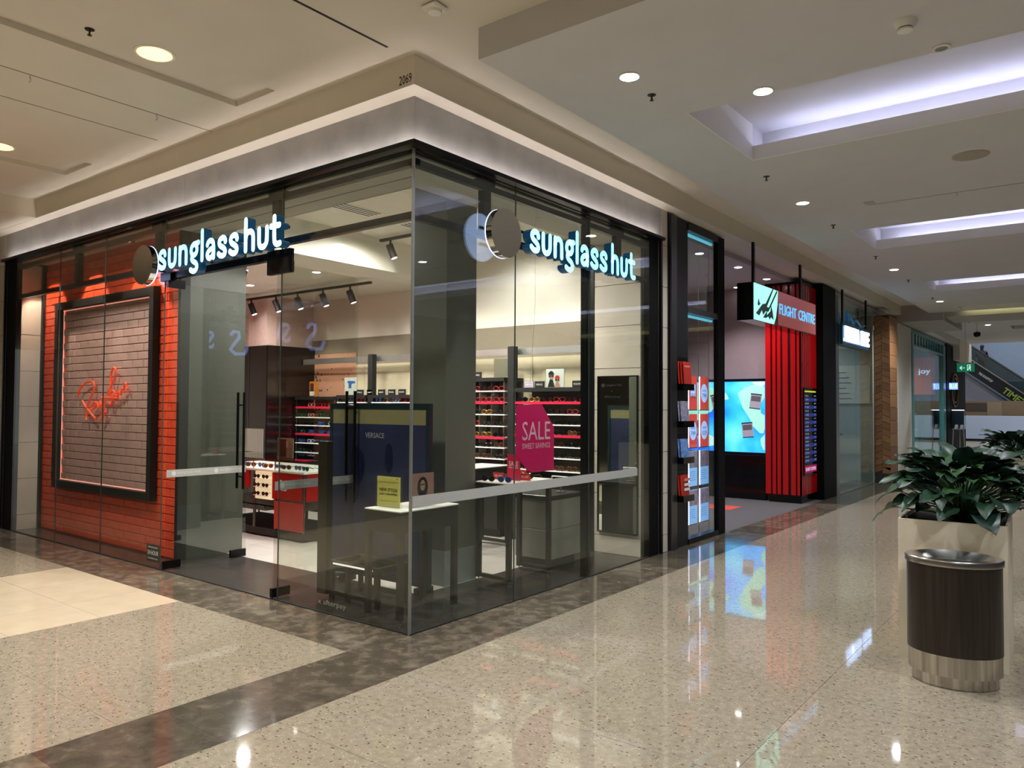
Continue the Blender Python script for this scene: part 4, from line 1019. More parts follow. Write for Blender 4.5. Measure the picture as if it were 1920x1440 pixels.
sbox('ceiling_7', M('agency_ceiling', (196, 186, 190), 0.7), (-5.0, -0.30, 3.9, 10.6, 3.62, 3.7))
sbox('wall_agency', FCW, (-5.0, -0.7, 9.22, 9.35, 0, 3.62), (-5.1, -5.0, 4.0, 9.3, 0, 3.62), (-5.0, -0.1, 4.0, 4.05, 0, 3.62))
tiles('carpet_tile', M('grey_carpet', (78, 74, 72), 0.85, bump=0.2, bs=200), -5.0, 0.0, 4.0, 9.75, [-3.6, -2.4, -1.2], [5.2, 6.4, 7.6, 8.8], 0.001, z=0.0)
bx('carpet_stripe', M('red_orange_carpet', (196, 66, 40), 0.85), (-3.4, -0.75, 7.5, 8.0, -0.001, 0.003), floor)
# brochure holders on the dark panel
BR = M('brochure_red', (186, 46, 34), 0.45)
PH = M('photo_print', (150, 150, 170), 0.45, var=0.5, vs=30)
PH2 = M('photo_print_sky', (110, 150, 210), 0.45, var=0.5, vs=25)
HOLD = [(1.76, 2.06, BR, 'red brochures'), (1.35, 1.62, PH, 'a snowy photo brochure'), (0.95, 1.20, PH2, 'a blue sky photo brochure'), (0.53, 0.80, BR, 'a red sale brochure')]
for i, (z0, z1, m, nm) in enumerate(HOLD):
    t = thing('brochure_rack', 'black wall pocket holding %s, %s on the dark panel' % (nm, ['top one', 'second from top', 'third from top', 'lowest one'][i]), 'rack', (0.05, 4.22, z0))
    bx('back_plate', BLACK, (0.002, 0.008, 4.08, 4.36, z0 - 0.02, z1 + 0.05), t)
    mb = MB(); mb.box(0.008, 0.095, 4.08, 4.36, z0 - 0.02, z0 - 0.01); mb.box(0.088, 0.095, 4.08, 4.36, z0 - 0.01, z0 + 0.05); mb.box(0.008, 0.088, 4.08, 4.086, z0 - 0.01, z0 + 0.05); mb.build('pocket', BLACKG, t)
    for k in range(3 if i == 0 else 2):
        b = MB(); xx = 0.03 + 0.018 * k; y0 = 4.10 + 0.03 * k
        b.add([(xx, y0, z0 - 0.005), (xx + 0.004, y0, z0 - 0.005), (xx + 0.004, y0 + 0.2, z0 - 0.005), (xx, y0 + 0.2, z0 - 0.005), (xx - 0.02, y0, z1), (xx - 0.016, y0, z1), (xx - 0.016, y0 + 0.2, z1), (xx - 0.02, y0 + 0.2, z1)],
              [(0, 3, 2, 1), (4, 5, 6, 7), (0, 1, 5, 4), (1, 2, 6, 5), (2, 3, 7, 6), (3, 0, 4, 7)])
        b.build('brochure', m, t)
    if m is BR:
        for zz in (0.35, 0.55, 0.75): bx('printed_block', PAPER if zz < 0.6 else M('brochure_pink', (226, 140, 120), 0.5), (0.052, 0.054, 4.19, 4.33, z0 + (z1 - z0) * zz, z0 + (z1 - z0) * (zz + 0.11)), t)
# lit poster panels hanging on two cables in the window
POSTR = M('lit_red_poster', (226, 90, 80), 0.4, emit=(230, 70, 62), es=0.55)
POSTP = M('lit_blue_poster', (150, 200, 240), 0.4, emit=(110, 170, 240), es=0.8)
LBL = M('lit_pale_blue', (180, 210, 250), 0.4, emit=(150, 190, 250), es=1.0)
EDG = M('lit_edge_white', (235, 235, 255), 0.4, emit=(215, 220, 255), es=3.0)
txt = [['BIG RED SALE', 'USA 799'], ['BALI 749', 'EUROPE 1029'], ['CRUISE', 'FIJI'], ['JAPAN', 'ESCAPE']]
for r, (z0, z1) in enumerate(((1.525, 1.93), (1.067, 1.47), (0.60, 1.025), (0.145, 0.555))):
    for c_, (y0, y1) in enumerate(((4.86, 5.10), (5.18, 5.44))):
        red = r < 2
        t = thing('lit_poster', '%s backlit travel poster, %s row, %s column in the agency window' % ('red' if red else 'pale blue photo', ['top', 'second', 'third', 'bottom'][r], ['left', 'right'][c_]), 'poster', (-0.3, (y0 + y1) / 2, z0), 'backlit posters in the agency window')
        x = -0.20
        bx('panel', POSTR if red else POSTP, (x - 0.006, x, y0, y1, z0, z1), t)
        bx('edge_light', EDG, (x - 0.008, x + 0.003, y0 - 0.010, y0 - 0.001, z0, z1), t)
        bx('lower_trim', BLACK, (x - 0.006, x + 0.002, y0, y1, z0 - 0.012, z0 - 0.001), t)
        if red:
            cy, cz = (y0 + y1) / 2, (z0 + z1) / 2
            mb = MB(); mb.prism([(cy + 0.10 * math.cos(2 * math.pi * k / 20), cz + 0.115 * math.sin(2 * math.pi * k / 20)) for k in range(20)], 'x', x + 0.0005, x + 0.0015)
            if r or c_: mb.build('printed_circle', LBL, t)
            else: bx('printed_block', LBL, (x + 0.0005, x + 0.0015, y0 + 0.05, y1 - 0.05, z0 + 0.16, z1 - 0.10), t)
            a = txt[r][c_].split(' ')
            text(a[0], 'lettering', M('violet_ink', (80, 60, 170), 0.5), t, (x + 0.0017, cy, cz + 0.02), (0, 1, 0), (0, 0, 1), 0.025, 0.11, 0.0006, 'C')
            text(a[-1], 'lettering', M('violet_ink', (80, 60, 170), 0.5), t, (x + 0.0017, cy, cz - 0.06), (0, 1, 0), (0, 0, 1), 0.055, 0.13, 0.0006, 'C')
        else:
            bx('printed_photo', M('poster_photo_%d' % (r + c_), (150 + 30 * c_, 150, 130 + 30 * r), 0.4, var=0.6, vs=14, emit=(110, 110, 120), es=0.25), (x + 0.0005, x + 0.0012, y0 + 0.005, y1 - 0.005, z0 + 0.22, z1 - 0.005), t)
            for k in range(5): bx('printed_line', M('blue_ink', (60, 100, 170), 0.5), (x + 0.0005, x + 0.0012, y0 + 0.03, y1 - 0.06 - 0.02 * (k % 2), z0 + 0.17 - 0.025 * k, z0 + 0.174 - 0.025 * k), t)
t = thing('poster_cables', 'pair of thin steel cables carrying the lit posters in the agency window', 'cable', (-0.29, 5.1, 0))
for y in (4.84, 5.14, 5.455): mb = MB(); mb.cyl((-0.202, y, 0.0), (-0.202, y, 3.62), 0.003, 6); mb.build('cable', STEEL, t)
# big map screen
def mapmat():
    m = D.materials.new('map_screen'); m.use_nodes = True; nt = m.node_tree; b = nt.nodes['Principled BSDF']; L = nt.links
    tc = nt.nodes.new('ShaderNodeTexCoord')
    n = nt.nodes.new('ShaderNodeTexNoise'); n.inputs['Scale'].default_value = 1.15; n.inputs['Detail'].default_value = 3.5; n.inputs['Roughness'].default_value = 0.42
    mp = nt.nodes.new('ShaderNodeMapping'); mp.inputs['Location'].default_value = (2.3, 0, 0.55)
    L.new(tc.outputs['Object'], mp.inputs[0]); L.new(mp.outputs[0], n.inputs['Vector'])
    r = nt.nodes.new('ShaderNodeValToRGB'); cr = r.color_ramp
    cr.elements[0].position = 0.40; cr.elements[0].color = lin((12, 96, 226)) + (1,)
    cr.elements[1].position = 0.53; cr.elements[1].color = lin((40, 160, 240)) + (1,)
    for p, c in ((0.60, (70, 180, 235)), (0.72, (110, 205, 235))): e = cr.elements.new(p); e.color = lin(c) + (1,)
    L.new(n.outputs[0], r.inputs[0]); L.new(r.outputs[0], b.inputs['Emission Color']); b.inputs['Emission Strength'].default_value = 1.3
    L.new(r.outputs[0], b.inputs['Base Color']); b.inputs['Roughness'].default_value = 0.3
    return m
t = thing('map_screen', 'large glowing blue world map screen on the back wall of the travel agency', 'screen', (-1.9, 9.15, 0.1))
bx('display', mapmat(), (-3.2, -0.775, 9.12, 9.14, 0.79, 2.0), t)
LAND = M('map_land', (150, 214, 190), 0.4, var=0.25, vs=3, emit=(140, 208, 186), es=0.95); ICE = M('map_pale_land', (190, 226, 214), 0.4, var=0.2, vs=3, emit=(176, 220, 212), es=0.95)
for nm, m_, pl in (('land_shape', LAND, [(-1.24, 1.80), (-1.16, 1.56), (-1.03, 1.36), (-0.98, 1.24), (-0.86, 1.12), (-0.80, 1.12), (-0.776, 1.20), (-0.776, 1.42), (-0.84, 1.46), (-0.85, 1.62), (-0.776, 1.72), (-0.776, 1.90), (-0.94, 1.95), (-1.10, 1.90)]),
                   ('land_shape', LAND, [(-0.776, 1.10), (-0.85, 1.02), (-0.84, 0.92), (-0.80, 0.84), (-0.776, 0.84)]), ('land_shape', ICE, [(-1.0, 1.99), (-0.93, 1.93), (-0.84, 1.90), (-0.776, 1.94), (-0.776, 1.995)]),
                   ('land_shape', LAND, [(-3.19, 1.85), (-2.6, 1.92), (-2.1, 1.86), (-1.72, 1.90), (-1.45, 1.80), (-1.40, 1.70), (-1.60, 1.66), (-1.72, 1.48), (-1.90, 1.40), (-2.05, 1.20), (-2.2, 1.30), (-2.5, 1.22), (-2.7, 1.36), (-3.19, 1.40)]),
                   ('land_shape', ICE, [(-1.98, 1.04), (-1.80, 1.10), (-1.66, 1.02), (-1.64, 0.90), (-1.80, 0.86), (-1.96, 0.92)])):
    mb = MB(); mb.prism(pl, 'y', 9.1188, 9.1198); mb.build(nm, m_, t)
mb = MB(); mb.box(-3.24, -0.74, 9.115, 9.16, 2.0, 2.045); mb.box(-3.24, -0.74, 9.115, 9.16, 0.745, 0.79); mb.box(-3.24, -3.2, 9.115, 9.16, 0.79, 2.0); mb.build('bezel', BLACK, t)
bx('base_cabinet', BLACKG, (-3.24, -0.74, 9.06, 9.2, 0.0, 0.74), t)
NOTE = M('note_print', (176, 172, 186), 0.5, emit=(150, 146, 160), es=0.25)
for i, (x, z, a, lab) in enumerate(((-1.62, 1.66, 0.25, 'the left one by the mullion'), (-0.93, 1.66, -0.12, 'the upper right one'), (-1.07, 1.17, 0.10, 'the lower one'), (-2.05, 1.20, -0.15, 'far left behind the posters'))):
    n = thing('map_note', 'tilted grey printed card on the map screen, ' + lab, 'card', (x, 9.117, z), 'cards on the map screen')
    def R2(u, v): return (x + u * math.cos(a) - v * math.sin(a), z + u * math.sin(a) + v * math.cos(a))
    for nm, m, (u0, u1, v0, v1), yy in (('paper', NOTE, (-0.095, 0.095, -0.13, 0.13), 9.116), ('printed_bar', INK, (-0.095, 0.095, 0.11, 0.13), 9.1145), ('printed_bar', INK, (-0.095, 0.095, -0.13, -0.115), 9.1145), ('printed_bar', M('grey_print', (110, 106, 110), 0.5), (-0.08, 0.08, 0.0, 0.09), 9.1145)):
        mb = MB(); mb.prism([R2(u0, v0), R2(u1, v0), R2(u1, v1), R2(u0, v1)], 'y', yy, yy + 0.0015); mb.build(nm, m, n)
# red slatted column with departure board
RED2 = M('glossy_red_slat', (178, 10, 14), 0.25, var=0.05, coat=0.3)
t = thing('red_column', 'square column clad in glossy red vertical slats on a black base', 'column', (-0.41, 9.37, 0))
spot('column_fill_spot', (-0.3, 8.5, 3.6), (-0.4, 9.0, 1.6), 40, NEUT, 60, 0.5, 0.03)  # spot added to brighten the red slats
bx('core', M('dark_red_core', (52, 4, 6), 0.6), (-0.70, -0.16, 9.03, 9.78, 0.13, 3.60), t)
bx('base', BLACKG, (-0.66, -0.14, 8.99, 9.76, 0.0, 0.13), t)
xs_ = [(-0.715, -0.63), (-0.60, -0.545), (-0.52, -0.465), (-0.43, -0.345), (-0.30, -0.225), (-0.20, -0.125)]
for a, b in xs_: bx('slat', RED2, (a, b, 8.985, 9.03, 0.13, 3.58), t)
for k, (a, b) in enumerate(((8.985, 9.02), (9.05, 9.11), (9.14, 9.20), (9.23, 9.30), (9.33, 9.78))): bx('slat', RED2, (-0.158, -0.118, a, b, 0.13, 3.58), t)
bx('top_band', BLACK, (-0.72, -0.11, 8.98, 9.78, 3.58, 3.62), t)
t = thing('departure_board', 'narrow dark screen listing fares in blue rows on the red slatted column', 'screen', (-0.1, 9.4, 0.45))
bx('screen', M('board_black', (10, 10, 14), 0.15), (-0.116, -0.095, 9.03, 9.70, 0.452, 1.88), t)
RB = M('board_blue', (30, 40, 96), 0.4, emit=(36, 52, 130), es=0.5); WT = M('board_white', (200, 205, 215), 0.4, emit=(150, 165, 190), es=0.25)
for k in range(9): bx('lit_row', RB, (-0.0948, -0.094, 9.04, 9.69, 0.66 + 0.125 * k, 0.715 + 0.125 * k), t)
for k in range(18):
    z = 0.66 + 0.0625 * k; text(['DENPASAR', 'LONDON', 'FIJI', 'AUCKLAND', 'TOKYO', 'HONOLULU'][k % 6], 'fare_text', WT, t, (-0.0938, 9.06, z + 0.015), (0, 1, 0), (0, 0, 1), 0.026, 0.2, 0.0004); text('$%d' % (199 + 150 * (k % 7)), 'fare_text', WT, t, (-0.0938, 9.66, z + 0.015), (0, 1, 0), (0, 0, 1), 0.026, 0.1, 0.0004, 'R')
bx('header_text', M('board_yellow', (190, 200, 50), 0.4, emit=(180, 200, 40), es=0.6), (-0.0948, -0.094, 9.05, 9.66, 1.81, 1.835), t)
bx('logo_bar', M('board_red', (150, 16, 60), 0.4, emit=(150, 16, 60), es=0.6), (-0.0948, -0.094, 9.05, 9.68, 0.49, 0.61), t)
text('FLIGHT CENTRE', 'lettering', M('board_lilac', (220, 210, 255), 0.4, emit=(200, 190, 255), es=1.0), t, (-0.0938, 9.365, 0.52), (0, 1, 0), (0, 0, 1), 0.055, 0.55, 0.0006, 'C')
# hanging illuminated sign
t = thing('hanging_sign', 'hanging FLIGHT CENTRE sign box with lit aircraft-style logo and glowing letters', 'sign', (0.2, 6.95, 2.64))
bx('casing', BLACKG, (0.08, 0.29, 5.68, 8.30, 2.655, 3.13), t, bev=0.004)
CY = M('lit_cyan_panel', (180, 255, 240), 0.4, emit=(150, 248, 226), es=1.25)
mb = MB(); mb.prism([(5.70, 2.66), (6.42, 2.66), (6.50, 2.76), (6.56, 2.95), (6.58, 3.12), (5.70, 3.12)], 'x', 0.291, 0.300); mb.build('logo_panel', CY, t)
LG = M('logo_grey', (78, 110, 112), 0.5)
for nm, pl in (('a', [(5.74, 2.74), (5.98, 2.88), (6.10, 2.90), (6.36, 3.12), (6.40, 3.12), (6.14, 2.86), (6.22, 2.86), (6.52, 3.12), (6.55, 3.10), (6.20, 2.80), (6.10, 2.80), (6.0, 2.74), (5.96, 2.80), (5.86, 2.72)]),
               ('b', [(6.0, 2.71), (6.16, 2.82), (6.14, 2.75), (6.28, 2.82), (6.30, 2.90), (6.36, 2.82), (6.40, 2.71), (6.30, 2.74), (6.24, 2.70), (6.20, 2.74), (6.10, 2.71)]), ('c', [(5.80, 2.86), (5.84, 2.94), (5.88, 2.88), (5.93, 2.89), (5.84, 2.84)])):
    mb = MB(); mb.prism(pl, 'x', 0.3005, 0.303); mb.build('logo_shape', LG, t)
bx('letter_panel', M('sign_rose_panel', (176, 96, 96), 0.25, var=0.02, emit=(170, 80, 84), es=0.35), (0.291, 0.300, 6.60, 8.29, 2.665, 3.12), t)
LETB = M('lit_blue_letter', (130, 215, 250), 0.4, emit=(90, 190, 250), es=0.9)
text('FLIGHT', 'lettering', LETB, t, (0.301, 6.63, 2.815), (0, 1, 0), (0, 0, 1), 0.145, 0.72, 0.008); text('CENTRE', 'lettering', LETB, t, (0.301, 7.45, 2.815), (0, 1, 0), (0, 0, 1), 0.145, 0.78, 0.008)
for y in (5.95, 7.90): bx('hanger_rod', BLACK, (0.17, 0.20, y, y + 0.05, 3.13, 3.69 if y > 0 else 3.9), t)
for x, y, lab in ((-0.52, 5.9, 'round agency downlight just behind the window frame'), (-0.48, 7.18, 'round agency downlight right of the black mullion'), (-0.50, 8.45, 'round agency downlight above the hanging sign'), (-1.2, 9.0, 'round agency downlight near the back wall'), (-2.2, 7.0, 'round agency downlight deep in the room')):
    downlight(x, y, 3.62, 0.055, lab)
for x, y in ((-0.8, 6.4), (-2.4, 7.5), (-1.0, 8.2), (-2.8, 5.4)): spot('agency_lamp', (x, y, 3.55), (x, y, 0), 170, (0.95, 0.9, 1.0), 125, 0.8, 0.06)
for x in (-0.9, -1.7, -2.5): spot('wall_washer_lamp', (x, 4.5, 3.5), (x, 4.1, 1.8), 20, COOL, 50, 0.4, 0.02)
t = thing('chair', 'slim steel framed chair with orange-red seat inside the agency', 'chair', (-1.65, 7.1, 0))
for s_ in (0, 0.42):
    mb = MB(); mb.tube([(-1.9 + s_, 6.85, 0.004), (-1.86 + s_, 7.0, 0.44), (-1.86 + s_, 7.3, 0.44), (-1.9 + s_, 7.45, 0.004)], 0.012, 6); mb.build('leg', STEEL, t)
bx('seat', M('orange_seat', (206, 66, 40), 0.5), (-1.88, -1.42, 6.95, 7.38, 0.44, 0.48), t, bev=0.01); bx('backrest', M('orange_seat', (206, 66, 40)), (-1.88, -1.42, 7.36, 7.40, 0.50, 0.86), t, bev=0.01)
for s_ in (0, 0.42): mb = MB(); mb.tube([(-1.86 + s_, 7.38, 0.44), (-1.86 + s_, 7.41, 0.84)], 0.010, 6); mb.build('back_tube', STEEL, t)

# ================================================================ jeweller-style glazed shop further on
sbox('trim_10', FBLACK, (-0.30, 0.0, 9.78, 10.55, 0, 3.66))
w4 = thing('window_3', None, None, (0, 12, 0), kind='structure')
GLG = G('greenish_glass', (0.86, 0.95, 0.93), 0.09)
bx('end_mullion', STEEL, (-0.06, 0.0, 10.555, 10.75, 0, 3.5), w4)
for y0, y1 in ((10.76, 12.05), (12.06, 13.38)): bx('glass_pane', GLG, (-0.03, -0.018, y0, y1, 0.02, 3.5), w4)
mb = MB(); mb.box(-0.06, 0.0, 10.555, 13.38, 3.5, 3.56); mb.box(-0.05, 0.0, 10.76, 13.38, 0.0, 0.02); mb.build('frame_rail', STEEL, w4)
sbox('wall_cafe', M('grey_green_paint', (138, 142, 132), 0.7), (-3.2, -3.1, 10.4, 16.8, 0, 3.6), (-3.1, -0.3, 10.4, 10.5, 0, 3.6), (-3.1, -0.04, 13.50, 13.59, 0, 3.6))
sbox('ceiling_8', WHITE2, (-3.2, -0.06, 10.5, 16.8, 3.6, 3.66))
t = thing('menu_board', 'pale menu board with rows of text behind the greenish glass', 'sign', (-1.6, 13.3, 1.2))
bx('board', M('menu_board_paper', (190, 184, 170), 0.6), (-2.6, -0.1, 13.47, 13.498, 1.65, 2.45), t)
for k in range(18): bx('printed_line', M('menu_ink', (70, 68, 66), 0.6), (-2.5 + 0.8 * (k // 6), -2.05 + 0.8 * (k // 6) - 0.05 * (k % 3), 13.466, 13.4695, 1.75 + 0.11 * (k % 6), 1.765 + 0.11 * (k % 6)), t)
t = thing('service_counter', 'grey green service counter with dark slatted top behind the glass', 'counter', (-1.6, 12.2, 0))
bx('body', M('counter_grey_green', (120, 134, 126), 0.4), (-2.6, -0.5, 12.0, 12.7, 0, 1.0), t); bx('worktop', M('dark_worktop', (40, 42, 40)), (-2.65, -0.45, 11.95, 12.75, 1.0, 1.04), t)
for k in range(4): bx('slat', M('dark_green_slat', (36, 66, 50), 0.5), (-2.4, -0.6, 12.2, 12.24, 1.08 + 0.07 * k, 1.11 + 0.07 * k), t)
for x in (-2.38, -0.64): bx('slat_post', STEEL, (x, x + 0.02, 12.22, 12.24, 1.04, 1.34), t)
for y in (11.4, 12.7): spot('cafe_lamp', (-1.2, y, 3.5), (-1.2, y, 0), 120, COOL, 125, 0.8, 0.06)
t = thing('window_sign', 'bright white lit letter sign hanging in front of the greenish glass', 'sign', (0.1, 11.7, 2.7))
WL = M('overexposed_letter', (245, 250, 255), 0.4, emit=(170, 205, 255), es=2.4)
bx('back_box', M('teal_box', (20, 70, 90), 0.3), (0.03, 0.075, 10.72, 12.66, 2.70, 3.10), t)
for i, ch in enumerate('JAMAICA BLUE'):
    if ch != ' ': text(ch, 'letter', WL, t, (0.076, 10.76 + 0.155 * i, 2.76), (0, 1, 0), (0, 0, 1), 0.28, 0.14, 0.03, bold=0.03)
for y in (10.76, 12.5): bx('hanger_rod', BLACK, (0.04, 0.07, y, y + 0.06, 3.10, 3.69), t)
TB = M('teal_script', (20, 90, 120), 0.4, emit=(10, 70, 110), es=0.5)
mb = MB(); mb.tube([(0.06, 10.95, 3.12), (0.06, 11.1, 3.34), (0.06, 11.2, 3.16), (0.06, 11.35, 3.24), (0.06, 11.5, 3.14), (0.06, 11.8, 3.22), (0.06, 12.1, 3.12), (0.06, 12.4, 3.17)], 0.02, 6); mb.build('script_flourish', TB, t)
# timber clad column: slanted planks in two mirrored runs
t = thing('timber_column', 'column clad in slanting brown herringbone planks on a grey base', 'column', (0.05, 14.2, 0))
bx('core', M('dark_timber', (70, 46, 26), 0.6), (-0.02, 0.255, 13.62, 14.30, 0.20, 3.50), t)
bx('base', STEELD, (-0.03, 0.27, 13.61, 14.32, 0.0, 0.20), t)
WDS = [M('plank_%d' % i, c, 0.5, var=0.18, vs=6, stretch=(1, 1, 9)) for i, c in enumerate(((128, 88, 52), (120, 82, 48), (136, 96, 58)))]
for k in range(24):
    z = 0.20 + k * 0.137
    for s_, (xa, xb) in ((1, (-0.035, 0.11)), (-1, (0.114, 0.262))):
        dz = 0.07 * s_
        pl = [(xa, max(0.2, z)), (xb, max(0.2, z + dz)), (xb, min(3.5, max(0.2, z + dz) + 0.128)), (xa, min(3.5, z + 0.128))]
        mb = MB(); mb.prism(pl, 'y', 13.598, 13.618); mb.build('plank', WDS[(k + (s_ > 0)) % 3], t)
for k in range(12):
    z = 0.21 + 0.273 * k; bx('plank', WDS[k % 3], (0.257, 0.272, 13.60, 14.30, z, z + 0.265), t)
sbox('wall_pier', M('warm_white_paint', (218, 214, 206), 0.7), (-0.3, 0.10, 15.30, 16.85, 0, 3.5))
# teal glazed shop
w5 = thing('window_4', None, None, (0.1, 19, 0), kind='structure')
TL = M('teal_frame', (90, 150, 148), 0.35, 0.2)
mb = MB(); mb.box(0.02, 0.10, 16.86, 21.9, 3.40, 3.5); mb.box(0.02, 0.12, 16.86, 17.05, 0, 3.4); mb.box(0.02, 0.12, 21.5, 21.9, 0, 3.4); mb.box(0.02, 0.12, 17.05, 21.5, 3.08, 3.13); mb.build('frame', TL, w5)
for y0, y1 in ((17.06, 18.5), (18.52, 20.0), (20.02, 21.48)): bx('glass_pane', GLG, (0.05, 0.062, y0, y1, 0.0, 3.06), w5)
for k in range(11): bx('fin', M('teal_fin', (70, 130, 134), 0.4), (0.05, 0.09, 17.1 + 0.4 * k, 17.16 + 0.4 * k, 3.13, 3.40), w5)
sbox('wall_teal_shop', M('pale_blue_paint', (150, 178, 190), 0.7), (-3.2, -3.1, 16.9, 25.8, 0, 3.5), (-3.1, 0.0, 21.95, 22.0, 0, 3.5), (-3.1, -0.3, 16.86, 16.9, 0, 3.5))
sbox('ceiling_9', WHITE2, (-3.2, 0.0, 16.9, 25.8, 3.45, 3.51))
t = thing('orange_banner_box', 'orange lit box sign inside the teal glazed shop', 'sign', (-0.5, 21, 2.1))
bx('box', M('orange_box', (206, 100, 56), 0.5, emit=(190, 80, 40), es=0.25), (-0.90, -0.05, 20.6, 21.2, 1.95, 3.0), t); text('joy', 'lettering', WL, t, (-0.38, 20.598, 2.5), (1, 0, 0), (0, 0, 1), 0.18, 0.30, 0.01)
t = thing('display_shelf', 'lit display shelving with boxes and a mannequin head inside the teal glazed shop', 'shelf', (-0.7, 20.0, 0))
for z in (0.5, 0.95, 1.4): bx('shelf_board', WHITEL, (-1.6, -0.3, 20.0, 20.4, z, z + 0.03), t)
for x in (-1.6, -0.33): bx('side_post', TL, (x, x + 0.03, 20.0, 20.4, 0, 1.9), t)
for k in range(9): 
    x = -1.5 + 0.4 * (k % 3); z = (0.53, 0.98, 1.43)[k // 3]
    o = bx('product_box', M('product_%d' % (k % 4), ((206, 190, 170), (60, 130, 160), (220, 220, 210), (180, 80, 90))[k % 4], 0.5), (x, x + 0.28, 20.05, 20.3, z + 0.002, z + 0.2 + 0.05 * (k % 2)), None)
    tag(o, 'boxed product on the %s shelf inside the teal glazed shop, %s' % (['low', 'middle', 'top'][k // 3], ['left', 'centre', 'right'][k % 3]), 'box', 'boxes inside the teal glazed shop')
for y in (18.0, 20.0): spot('teal_shop_lamp', (-1.2, y, 3.35), (-1.2, y, 0), 160, (0.85, 0.95, 1), 125, 0.8, 0.06)
# black front with gold ring
sbox('trim_11', FBLACK, (-0.3, 0.14, 21.95, 25.8, 0, 3.45))
t = thing('gold_ring', 'worn gold ring emblem on the black shop front by the exit sign', 'sign', (0.15, 23.35, 1.55))
mb = MB(); mb.tube([(0.165, 23.35 + 0.72 * math.cos(2 * math.pi * k / 40), 2.12 + 0.50 * math.sin(2 * math.pi * k / 40)) for k in range(40)], 0.022, 8, closed=True); mb.build('outer_ring', M('antique_gold', (126, 104, 62), 0.4, 0.7, var=0.3, vs=20), t, smooth=True)
mb = MB(); mb.tube([(0.165, 23.35 + 0.55 * math.cos(2 * math.pi * k / 40), 2.12 + 0.38 * math.sin(2 * math.pi * k / 40)) for k in range(40)], 0.018, 8, closed=True); mb.build('inner_ring', M('antique_gold', (126, 104, 62)), t, smooth=True)
t = thing('blade_sign', 'small glowing blue-white projecting sign on the black front', 'sign', (0.27, 22.23, 2.0))
bx('arm', BLACK, (0.14, 0.16, 22.21, 22.25, 2.26, 2.30), t); bx('box', M('blade_blue', (120, 150, 250), 0.4, emit=(110, 150, 255), es=1.5), (0.16, 0.38, 22.20, 22.26, 2.12, 2.32), t)
text('BLUE', 'lettering', WL, t, (0.17, 22.198, 2.155), (1, 0, 0), (0, 0, 1), 0.14, 0.21, 0.004)
t = thing('easel_case', 'lit glass display case with white shoes on a thin easel stand', 'display case', (0.33, 22.8, 0))
bx('case_back', M('case_navy', (20, 34, 60), 0.3), (0.17, 0.49, 22.95, 22.97, 0.95, 1.50), t)
for b in ((0.17, 0.49, 22.6, 22.61, 0.95, 1.5), (0.17, 0.18, 22.61, 22.95, 0.95, 1.5), (0.48, 0.49, 22.61, 22.95, 0.95, 1.5)): bx('glass_panel', GLASS2, b, t)
bx('light_strip', EDG, (0.17, 0.49, 22.6, 22.64, 1.50, 1.52), t); bx('floor_board', M('case_pale', (150, 180, 200), 0.4), (0.17, 0.49, 22.6, 22.97, 0.93, 0.95), t)
for x, y in ((0.20, 22.65), (0.46, 22.65), (0.33, 22.93)): mb = MB(); mb.cyl((x + (x - 0.33) * 0.4, y, 0.001), (x, y, 0.93), 0.012, 8); mb.build('leg', M('pale_leg', (190, 186, 180), 0.5), t)
for i, x in enumerate((0.26, 0.40)):
    mb = MB()
    for k, (yy, hh, ww) in enumerate(((0.0, 0.10, 0.035), (0.06, 0.12, 0.038), (0.13, 0.07, 0.042), (0.22, 0.045, 0.035))): pass
    mb.prism([(22.66, 0.951), (22.90, 0.951), (22.90, 1.04), (22.87, 1.07), (22.82, 1.06), (22.78, 1.0), (22.68, 0.985), (22.66, 0.965)], 'x', x - 0.04, x + 0.04)
    o = mb.build('shoe', WHITEL, None); tag(o, 'white shoe inside the lit easel case, %s one' % ['left', 'right'][i], 'shoe', 'shoes in the easel case')
# exit sign, dome camera
t = thing('exit_sign', 'green illuminated running man exit sign with arrow on a white drop rod', 'sign', (1.1, 18.0, 2.46))
bx('housing', M('exit_white', (190, 200, 196), 0.5), (0.905, 1.285, 17.99, 18.05, 2.655, 2.69), t); bx('panel', M('exit_green', (10, 120, 88), 0.4, emit=(8, 110, 80), es=0.7), (0.91, 1.28, 18.0, 18.04, 2.465, 2.655), t)
EW = M('exit_pictogram', (210, 240, 225), 0.4, emit=(190, 230, 210), es=0.9)
mb = MB(); mb.prism([(0.965, 2.56), (1.01, 2.61), (1.025, 2.60), (1.0, 2.567), (1.08, 2.567), (1.08, 2.553), (1.0, 2.553), (1.025, 2.52), (1.01, 2.51)], 'y', 17.996, 17.9995); mb.build('arrow', EW, t)
mb = MB(); mb.box(1.13, 1.145, 17.996, 17.9995, 2.49, 2.64); mb.box(1.145, 1.215, 17.996, 17.9995, 2.628, 2.64); mb.prism([(1.185 + 0.014 * math.cos(k), 2.612 + 0.014 * math.sin(k)) for k in range(6)], 'y', 17.996, 17.9995)
mb.prism([(1.165, 2.59), (1.20, 2.60), (1.215, 2.575), (1.195, 2.55), (1.21, 2.53), (1.205, 2.49), (1.19, 2.49), (1.192, 2.525), (1.17, 2.535), (1.155, 2.50), (1.14, 2.505), (1.165, 2.55)], 'y', 17.996, 17.9995); mb.build('running_figure', EW, t)
mb = MB(); mb.cyl((1.10, 18.02, 2.69), (1.10, 18.02, 3.69), 0.014, 8); mb.build('drop_rod', WHITEL, t)
t = thing('dome_camera', 'black dome security camera hanging from the far corridor ceiling', 'camera', (1.30, 18.45, 3.35))
mb = MB(); mb.cyl((1.30, 18.45, 3.48), (1.30, 18.45, 3.689), 0.016, 8); mb.cyl((1.30, 18.45, 3.675), (1.30, 18.45, 3.69), 0.05, 14); mb.build('stem', WHITEL, t, smooth=True)
